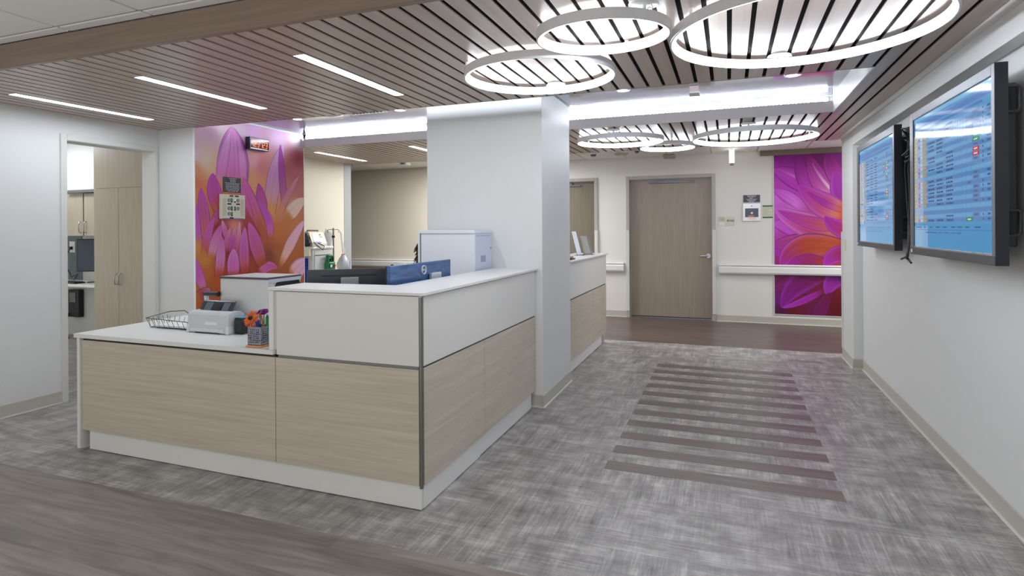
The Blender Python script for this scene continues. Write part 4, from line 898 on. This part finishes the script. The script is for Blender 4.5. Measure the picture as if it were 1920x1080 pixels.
def display(X,y0,y1,z0,z1,s,label,seed,rows,handles):
    t=thing('wall_display',label,'display',(X+.09,(y0+y1)/2,z0),'schedule displays on the right wall')
    sy0,sy1,sz0,sz1=s
    m=MB(); m.box(X,X+.05,y0,sy0,z0,z1,.003).box(X,X+.05,sy1,y1,z0,z1,.003).box(X,X+.05,sy0,sy1,sz1,z1,.003)
    m.build('bezel',M_bezel,t)
    MB().box(X-.001,X+.05,y0+.001,y1-.001,z0,sz0-.006,.003).build('lower_bezel',M_darkbezel,t)
    MB().box(X+.004,X+.012,sy0-.001,sy1+.001,sz0-.008,sz0,.001).build('silver_edge',M_steel,t)
    MB().box(X+.012,X+.05,sy0,sy1,sz0-.004,sz1).box(X+.004,X+.03,sy1-.002,sy1+.012,sz0,sz1).build('screen_surround',M_blk,t)
    MB().box(X+.04,X+.048,y0+.002,y1-.002,z0+.002,z1-.002).box(X+.001,X+.05,y0-.0015,y0+.001,z0,z1).build('side_shell',M_dk,t)
    o=screen_mb(sy1-sy0,sz1-sz0,WEST((X+.0085,(sy0+sy1)/2,(sz0+sz1)/2)),rows,seed,True).build('screen',M_scr,t)
    MB().box(X+.048,X+.105,y0+.06,y1-.06,z0+.08,z1-.08,.008).box(X+.1,XN,y0+.3,y1-.3,z0+.25,z1-.25,.004).build('back_housing',M_blk,t)
    MB().box(X-.0022,X-.0005,y1-.045,y1-.018,z0+.012,z0+.032).build('white_label',M_white,t)
    for zz in handles:
        m=MB(); yy=y0+.012
        m.tube([(X+.045,yy,zz-.055),(X+.085,yy,zz-.055),(X+.095,yy,zz-.045),(X+.095,yy,zz+.045),(X+.085,yy,zz+.055),(X+.045,yy,zz+.055)],.008,8).build('carry_handle',M_blk,t)
    return t
display(1.088,3.112,4.375,1.232,2.12,(3.146,4.312,1.283,2.07),'large wall display of blue schedule rows, nearer the viewer',5,24,(1.96,1.42))
display(1.098,4.80,6.066,1.234,2.127,(4.84,6.0,1.279,2.072),'large wall display of pale schedule rows, farther from the viewer',12,24,(1.96,1.42))
t=thing('cable_bundle','tangle of black cables in the gap between the two wall displays','cable',(1.17,4.6,1.9))
r=random.Random(2); m=MB()
for k in range(6):
    c=(1.15+r.uniform(-.02,.03),4.66+r.uniform(-.06,.06),1.98+r.uniform(-.06,.06)); R=r.uniform(.06,.11); ax=r.uniform(-.4,.4)
    m.tube([(c[0]+.03*math.cos(u*2),c[1]+R*math.cos(u)*.8,c[2]+R*1.2*math.sin(u)+ax*R*math.cos(u)) for u in [2*PI*q/24 for q in range(24)]],.0055,6,closed=True)
m.build('coiled_cable',M_blk,t)
m=MB()
for k in range(4):
    y=4.58+.05*k; m.tube([(1.17,y,2.0),(1.15+.02*r.random(),y+r.uniform(-.05,.05),1.8),(1.17,y+r.uniform(-.06,.06),1.6),(1.16,y+r.uniform(-.06,.06),1.4),(1.14,4.64,1.2)],.005,6)
m.tube([(1.14,4.62,1.26),(1.12,4.6,1.19),(1.13,4.53,1.165),(1.13,4.63,1.2),(1.12,4.72,1.18)],.007,6)
m.build('hanging_cable',M_blk,t)
t=thing('wall_bracket','black steel mounting rail in the gap between the two wall displays','bracket',(XN,4.6,1.65))
MB().box(XN-.03,XN,4.4,4.8,1.5,1.55,.004).box(XN-.03,XN,4.4,4.8,1.8,1.85,.004).build('mount_rails',M_blk,t)
tag(bx(XN-.05,XN,4.47,4.56,2.03,2.12,.004).build('red_tag',mat('red_plastic',(190,40,50),.4)),'small red box above the cables between the wall displays','box')
# ------------------------------------------------------------------ side room behind the opening
M_nw=mat('side_room_wall',(206,208,204),.6)
struct('wall_side_room',MB().box(-9.3,-5.3,5.36,5.45,0,2.62),M_nw)
t=thing('tall_cabinet','tall sand coloured cabinet with two doors, seen through the doorway','cabinet',(-6.5,5.0,0))
MB().box(-7.012,-5.6,4.72,5.358,.0,2.5).build('cabinet_body',M_cab,t)
for a,b,hx in ((-7.008,-6.596,-6.625),(-6.592,-6.18,-6.563),(-6.176,-5.61,-5.65)):
    d=MB().box(a,b,4.7,4.72,.1,1.905,.0015).build('cabinet_door',M_cab,t)
    MB().tube([(hx,4.7,.92),(hx,4.675,.915),(hx,4.664,.856),(hx,4.675,.797),(hx,4.7,.792)],.006,8).build('door_pull',M_steel,d)
MB().box(-7.008,-5.61,4.7,4.72,1.909,2.5,.0015).build('upper_filler',M_cab,t)
for x0,x1,hx,lab in ((-7.64,-7.025,-7.6,'short hanging cabinet next to the tall sand cabinet'),(-8.26,-7.655,-7.695,'short hanging cabinet at the left edge of the doorway')):
    t=thing('hanging_cabinet',lab,'cabinet',((x0+x1)/2,5.2,1.35),'hanging cabinets in the side room')
    MB().box(x0,x1,5.02,5.358,1.352,1.885).build('cabinet_body',M_cab,t)
    d=MB().box(x0+.003,x1-.003,5.0,5.02,1.352,1.885,.0015).build('cabinet_door',M_cab,t)
    MB().tube([(hx,5.0,1.53),(hx,4.975,1.525),(hx,4.966,1.46),(hx,4.975,1.395),(hx,5.0,1.39)],.006,8).build('door_pull',M_steel,d)
struct('wall_side_bulkhead',bx(-9.3,-7.02,4.98,5.358,1.93,2.62),M_white)
tag(bx(-7.9,-7.05,4.95,5.0,1.895,1.93,.003).build('valance_strip',M_alu),'thin grey strip under the bright bulkhead in the side room','valance')
tag(bx(-8.9,-7.016,4.9,5.358,.705,.745,.012).build('wall_desk',M_white),'white wall-hung desk in the side room','desk')
t=thing('computer_monitor','dark computer monitor on the desk in the side room','monitor',(-7.72,5.15,.745))
MS=Matrix.Translation((-7.66,5.14,0))@Matrix.Rotation(.5,4,'Z')
MB().box(-.2,.2,-.02,.015,.89,1.31,.006).xf(MS).build('shell',M_blk,t)
MB().box(-.185,.185,-.022,-.018,.905,1.295).xf(MS).build('screen',mat('dark_screen',(40,52,72),.12),t)
MB().tube([MS@Vector((0,.01,.92)),MS@Vector((0,.06,.85)),MS@Vector((0,.05,.75))],.02,10).build('stand_neck',M_blk,t)
MB().cyl(MS@Vector((0,.03,.746)),MS@Vector((0,.03,.758)),.1,.09,24).build('stand_foot',M_blk,t)
t=thing('keyboard','black keyboard on the desk in the side room','keyboard',(-7.95,5.02,.745))
MB().box(-8.16,-7.72,4.93,5.07,.746,.762,.004).build('keyboard_base',M_blk,t)
m=MB()
for i in range(14):
    for k in range(4): m.box(-8.15+i*.03,-8.125+i*.03,4.94+k*.03,4.964+k*.03,.762,.768)
m.build('keys',M_dk,t)
t=thing('wall_outlet','white wall outlet with a black plug above the side room desk','outlet',(-8.42,5.36,1.2))
MB().box(-8.475,-8.365,5.352,5.36,1.12,1.27,.002).build('outlet_plate',M_white,t)
MB().box(-8.435,-8.405,5.32,5.352,1.16,1.2,.003).build('plug',M_blk,t)
MB().tube([(-8.42,5.33,1.17),(-8.46,5.3,1.08),(-8.44,5.28,.95),(-8.3,5.25,.84),(-8.2,5.2,.8),(-8.1,5.22,.84),(-8.15,5.2,.76)],.006,8).build('cord',M_blk,t)
tag(bx(-8.52,-8.22,5.355,5.36,.75,1.345).build('backsplash_panel',mat('slate_panel',(104,118,124),.5)),'slate grey panel on the side room wall behind the outlet','panel')
t=thing('power_box','black power box with a grey screen on the wall under the side room desk','power box',(-8.3,5.33,.4))
MB().box(-8.41,-8.2,5.29,5.36,.25,.62,.006).build('box_body',M_dk,t)
MB().box(-8.38,-8.26,5.286,5.292,.45,.58).build('box_window',mat('box_window',(120,124,120),.4),t)
MB().tube([(-8.38,5.28,.3),(-8.35,5.22,.18),(-8.32,5.2,.05),(-8.2,5.15,.02),(-8.38,5.1,.015),(-8.1,5.1,.014)],.009,8).build('cord',M_blk,t)
t=thing('paper_box','small white box on the side room desk behind the keyboard','box',(-8.32,5.15,.745))
MB().box(-8.36,-8.26,5.1,5.2,.745,.86,.004).build('box_body',M_white,t)
t=thing('ceiling_light','added unseen ceiling light that brightens the side room','light',(-7.6,4.45,ZT))  # lamp added out of view to lift the dark side room
MB().box(-7.9,-7.5,4.2,4.5,ZT-.006,ZT+.002).build('diffuser',M_led,t)
# ------------------------------------------------------------------ medical cart corner
t=cart_=thing('medical_cart','white medical supply cart in front of the cream wall beside the orange mural','cart',(-5.03,6.1,0))
M_cart=mat('cart_white',(222,222,218),.4); M_cream=mat('cart_cream',(224,216,194),.45)
MB().box(-5.21,-4.86,5.92,6.29,.08,1.16,.006).build('cart_body',M_cart,t)
MB().box(-5.22,-4.84,5.9,6.31,1.16,1.197,.012).build('cart_top',M_cart,t)
d=MB().box(-4.862,-4.85,5.95,6.26,1.09,1.145,.002).build('drawer',M_cart,t)
MB().box(-4.852,-4.846,5.96,6.25,1.083,1.088).build('drawer_slot',M_dk,d)
d=MB().box(-4.862,-4.848,5.95,6.27,.4,1.078,.003).build('cart_door',mat('cart_door',(206,209,211),.4),t)
MB().box(-4.85,-4.843,6.06,6.14,1.03,1.055,.004).build('door_pull',mat('pull_grey',(182,184,186),.4),d)
MB().box(-5.1,-4.865,5.862,5.898,1.08,1.17,.003).build('side_shelf',M_cream,t)
m=MB()
for z in (.72,.83,.945,): m.box(-5.1,-4.925,5.87,5.918,z,z+.108,.003)
m.build('blue_bin',mat('bin_blue',(22,30,150),.4),t)
for (x,y) in ((-5.17,5.96),(-4.9,5.96),(-5.17,6.25),(-4.9,6.25)):
    MB().cyl((x-.012,y,.04),(x+.012,y,.04),.04,n=18).box(x-.014,x+.014,y-.014,y+.014,.04,.082).build('caster',M_blk,t)
t=thing('defibrillator','cream defibrillator with a dark screen on top of the medical cart','defibrillator',(-5.0,6.1,1.197))
MD=Matrix.Translation((-5.0,6.11,1.201))
MB().prism([(-.11,0),(.1,0),(.1,.03),(.045,.17),(.02,.185),(-.09,.185),(-.11,.16)],'y',-.14,.14).xf(MD).build('casing',M_cream,t)
FD=MD@frame((.073,-.03,.1),(0,1,0),(-.055,0,.14))
MB().box(-.07,.05,-.045,.06,-.004,.003).xf(FD).build('screen',mat('defib_screen',(70,72,74),.2),t)
MB().box(-.075,.06,-.07,-.052,-.004,.005,.002).xf(FD).build('blue_keys',mat('blue_keys',(50,90,170),.4),t)
MB().box(.075,.09,.01,.022,-.004,.006).box(.1,.113,.01,.022,-.004,.006).xf(FD).build('orange_keys',mat('orange_keys',(224,150,60),.4),t)
MB().cyl((.085,.045,-.002),(.085,.045,.008),.009,n=14).xf(FD).build('dial',mat('dial_grey',(90,92,96),.4),t)
MB().tube([(-5.01,6.0,1.38),(-5.01,6.01,1.4),(-5.01,6.2,1.4),(-5.01,6.21,1.38)],.011,8).build('carry_handle',mat('handle_brown',(92,70,66),.4),t)
MB().tube([(-4.905,6.0,1.25),(-4.86,5.98,1.225),(-4.822,6.02,1.18),(-4.82,6.07,1.15),(-4.822,6.1,1.2),(-4.885,6.05,1.24)],.006,8).build('lead_cable',M_blk,t)
t=thing('black_bag','black equipment bag beside the defibrillator on the cart','bag',(-5.0,5.92,1.197))
MB().box(-5.06,-4.925,5.885,5.95,1.199,1.37,.03).build('bag_body',M_blk,t)
MB().ball((-4.92,5.915,1.245),(.028,.03,.04),14,10).build('side_pouch',M_dk,t)
tag(MB().box(-4.99,-4.985,-.09,.09,0,.2).xf(Matrix.Translation((-.01,6.345,1.2))@Matrix.Rotation(-.45,4,'X')).build('clipboard',mat('clipboard_grey',(176,178,174),.5)),'grey clipboard leaning beside the pole behind the cart','clipboard')
tag(MB().box(-4.99,-4.97,6.2,6.27,1.197,1.255,.01).build('green_pouch',mat('pouch_green',(30,92,58),.6)),'small green pouch on the cart top beside the grey clipboard','pouch')
t=thing('pole_stand','grey infusion pole with two hooks behind the medical cart','pole',(-4.93,6.42,0))
MB().cyl((-4.93,6.42,.05),(-4.93,6.42,1.43),.0105,n=14).build('pole',mat('pole_grey',(122,126,140),.35,metal=.5),t)
MB().cyl((-4.93,6.42,1.3),(-4.93,6.42,1.33),.02,n=16).build('collar',M_blk,t)
m=MB()
for s in(-1,1): m.tube([(-4.93,6.42,1.408),(-4.93+.02*s,6.42+.07*s,1.41),(-4.93+.025*s,6.42+.085*s,1.4),(-4.93+.026*s,6.42+.087*s,1.38),(-4.93+.022*s,6.42+.075*s,1.372)],.005,8)
m.build('hook',mat('pole_grey',(122,126,140),.35,metal=.5),t)
for k in range(5):
    a=2*PI*k/5+.3; lg=MB().tube([(-4.93,6.42,.09),(-4.93+.16*math.cos(a),6.42+.16*math.sin(a),.06)],.013,8).build('leg',M_alu,t)
t=thing('plastic_bag','clear plastic supply bag hanging from the infusion pole','bag',(-4.86,6.52,1.05))
M_plas=mat('clear_plastic',(232,238,244),.25,trans=.45)
m=MB(); 
prof=[(.0,.0),(.06,-.002),(.085,.04),(.08,.1),(.05,.16),(.022,.2),(.012,.215)]
m.lathe(prof,(-4.85,6.52,.86),24); m.v=[(x+.006*math.sin(40*z+3*y*30),y+.007*math.sin(55*z+x*90),z) for x,y,z in m.v]; m.build('bag_body',M_plas,t)
MB().tube([(-4.885,6.515,1.385),(-4.875,6.515,1.3),(-4.865,6.52,1.18),(-4.85,6.52,1.07)],.008,8).tube([(-4.88,6.53,1.37),(-4.875,6.54,1.25),(-4.84,6.535,1.15),(-4.835,6.53,1.06)],.006,8).build('bag_strap',mat('pale_plastic',(236,240,244),.35),t)
for dy in (-.02,.025): MB().cyl((-4.845,6.5+dy,1.075),(-4.83,6.5+dy,1.075),.008,n=10).build('red_clip',mat('clip_red',(205,70,50),.4),t)
MB().box(-4.80,-4.785,6.5,6.58,.89,.98,.004).build('blue_pack',mat('pack_blue',(60,110,180),.4),t)
t=thing('oxygen_regulator','green oxygen cylinder carrier with a white gauge hung on the cart','oxygen carrier',(-4.80,6.19,.88))
M_grn=mat('oxygen_green',(24,120,76),.4)
m=MB(); m.box(-4.845,-4.77,6.12,6.26,.885,1.0,.02).box(-4.83,-4.785,6.135,6.152,1.0,1.075,.004).box(-4.83,-4.785,6.232,6.25,1.0,1.075,.004).box(-4.83,-4.785,6.135,6.25,1.06,1.082,.005); m.build('green_shell',M_grn,t)
MB().box(-4.82,-4.79,6.152,6.232,1.048,1.06,.002).build('grip',M_blk,t)
MB().cyl((-4.772,6.155,.945),(-4.762,6.155,.945),.025,n=22).build('gauge_rim',M_blk,t)
MB().cyl((-4.763,6.155,.945),(-4.76,6.155,.945),.019,n=22).build('gauge_face',M_white,t)
MB().cyl((-4.772,6.23,.945),(-4.755,6.23,.945),.015,n=16).build('red_knob',mat('knob_red',(205,70,40),.4),t)
MB().cyl((-4.8,6.19,1.0),(-4.8,6.19,1.04),.016,n=16).build('valve',M_blk,t)
MB().tube([(-5.05,5.912,1.0),(-4.98,5.908,.93),(-4.9,5.91,.86),(-4.84,5.912,.8)],.003,6).build('red_cord',mat('cord_red',(205,80,70),.5),cart_)
# ------------------------------------------------------------------ person seated behind the copier
px,py=-3.02,5.5
def skin(name,verts,edges,m,parent,root=0,sub=2):
    me=bpy.data.meshes.new(name); me.from_pydata([v[:3] for v in verts],edges,[]); me.materials.append(m)
    o=bpy.data.objects.new(name,me); C.objects.link(o)
    md=o.modifiers.new('skin','SKIN'); 
    for v,s in zip(me.skin_vertices[0].data,verts): v.radius=(s[3],s[4] if len(s)>4 else s[3])
    me.skin_vertices[0].data[root].use_root=True
    md.use_smooth_shade=True; sb=o.modifiers.new('sub','SUBSURF'); sb.levels=sub; sb.render_levels=sub
    if parent:
        o.parent=parent; o.matrix_parent_inverse=parent.matrix_basis.inverted()
    return o
t=thing('person','person with dark reddish hair seated behind the white copier','person',(px,py,.45))
V=[];E=[]
def add(p,r,frm=None):
    V.append((px+p[0],py+p[1],p[2])+((r,) if not isinstance(r,tuple) else r)); i=len(V)-1
    if frm is not None: E.append((frm,i))
    return i
# faces +X
pel=add((0,0,.55),(.13,.16)); wa=add((0,0,.7),(.11,.14),pel); ch=add((.01,0,.86),(.11,.16),wa); nk0=add((.0,0,.97),(.07,.09),ch); nk=add((.01,0,1.03),.045,nk0); hd0=add((.025,0,1.09),(.07,.06),nk); hd=add((.03,0,1.17),(.088,.074),hd0); hd2=add((.02,0,1.23),(.065,.06),hd)
for s in (-1,1):
    sh=add((0,.16*s,.94),.055,nk0); el=add((.06,.2*s,.7),.042,sh); wr=add((.28,.16*s,.79),.028,el); pa=add((.34,.15*s,.795),(.03,.016),wr)
    for k in range(4): f1=add((.385,(.125+.016*k)*s,.797),.009,pa); f2=add((.425-.006*abs(k-1.5),(.122+.018*k)*s,.786),.008,f1)
    th=add((.36,.11*s,.79),.01,pa); th2=add((.39,.098*s,.782),.009,th)
    hp=add((.06,.09*s,.53),.085,pel); kn=add((.45,.11*s,.52),.06,hp); an=add((.46,.11*s,.1),.038,kn); to=add((.6,.12*s,.05),.035,an)
skin('body',V,E,mat('skin_tone',(172,122,98),.5),t)
hair=MB(); rr=random.Random(5)
hair.ball((px+.005,py,1.185),(.105,.092,.098),20,14)
for k in range(120):
    a=rr.uniform(.25,2*PI-.25)+PI*0; zz=rr.uniform(1.06,1.25); R=.095 if zz>1.1 else .085
    a=rr.uniform(PI*.35,PI*1.65); p=Vector((px+R*math.cos(a),py+R*math.sin(a),zz)); d=Vector((math.cos(a),math.sin(a),-1.1))
    q=p+d*rr.uniform(.02,.055)
    hair.cyl(p,q,.012,.001,6,caps=False)
hair.build('hair',mat('dark_red_hair',(66,26,30),.5),t)
fc=MB()
for s in(-1,1): fc.ball((px+.112,py+.032*s,1.165),.011,10,8)
fc.build('eyes',mat('eye_dark',(40,30,28),.3),t)
MB().ball((px+.122,py,1.14),(.014,.012,.02),10,8).build('nose',mat('skin_tone',(172,122,98),.5),t)
MB().ball((px+.11,py,1.105),(.008,.022,.006),10,8).build('mouth',mat('lips',(150,80,78),.5),t)
sh=MB().lathe([(.0,.98),(.1,.96),(.165,.9),(.16,.75),(.15,.6),(.17,.5)],(px,py,0),24); sh.v=[((x-px)*.82+px+.004,y*1.0,z) for x,y,z in sh.v]
sh.build('shirt',mat('navy_scrubs',(40,52,84),.7),t)
t=thing('office_chair','black office chair under the person behind the copier','chair',(px,py,0))
MB().box(px-.22,px+.25,py-.23,py+.23,.38,.425,.02).build('seat',M_blk,t)
MB().box(px-.27,px-.235,py-.2,py+.2,.55,.95,.015).build('backrest',M_blk,t)
MB().box(px-.262,px-.238,py-.03,py+.03,.39,.6,.004).build('back_support',M_blk,t)
MB().cyl((px,py,.08),(px,py,.38),.025,n=14).build('gas_lift',M_alu,t)
for k in range(5):
    a=2*PI*k/5; lg=MB().tube([(px,py,.1),(px+.28*math.cos(a),py+.28*math.sin(a),.075)],.018,8).build('leg',M_blk,t)
    MB().cyl((px+.28*math.cos(a)-.01,py+.28*math.sin(a),.035),(px+.28*math.cos(a)+.01,py+.28*math.sin(a),.035),.034,n=14).build('caster',M_blk,lg)
# ------------------------------------------------------------------ camera, added ambient fill light, colour
yaw,roll,f_px,cyp=.356774,-.006454,1090.28,428.22
F=Vector((-math.sin(yaw),math.cos(yaw),0)); R0=Vector((math.cos(yaw),math.sin(yaw),0)); U0=Vector((0,0,1))
R2=R0*math.cos(roll)+U0*math.sin(roll); U2=-R0*math.sin(roll)+U0*math.cos(roll)
cam=bpy.data.cameras.new('camera'); co=bpy.data.objects.new('camera',cam); C.objects.link(co)
co.matrix_world=Matrix(((R2.x,U2.x,-F.x,0),(R2.y,U2.y,-F.y,0),(R2.z,U2.z,-F.z,1.41),(0,0,0,1)))
cam.sensor_width=36; cam.lens=f_px/1920*36; cam.shift_y=-(540-cyp)/1920; cam.clip_start=.05
S=bpy.context.scene; S.camera=co
w=bpy.data.worlds.new('world'); S.world=w; w.use_nodes=True
w.node_tree.nodes['Background'].inputs['Color'].default_value=(1,.985,.96,1); w.node_tree.nodes['Background'].inputs['Strength'].default_value=.5
S.view_settings.view_transform='Standard'; S.view_settings.look='None'; S.view_settings.gamma=1; S.view_settings.exposure=EXPOSURE
S.view_settings.use_curve_mapping=False
S.cycles.use_denoising=True; S.cycles.max_bounces=10; S.cycles.diffuse_bounces=6; S.cycles.glossy_bounces=5; S.cycles.transmission_bounces=6
S.cycles.sample_clamp_indirect=2; S.cycles.caustics_reflective=False; S.cycles.caustics_refractive=False
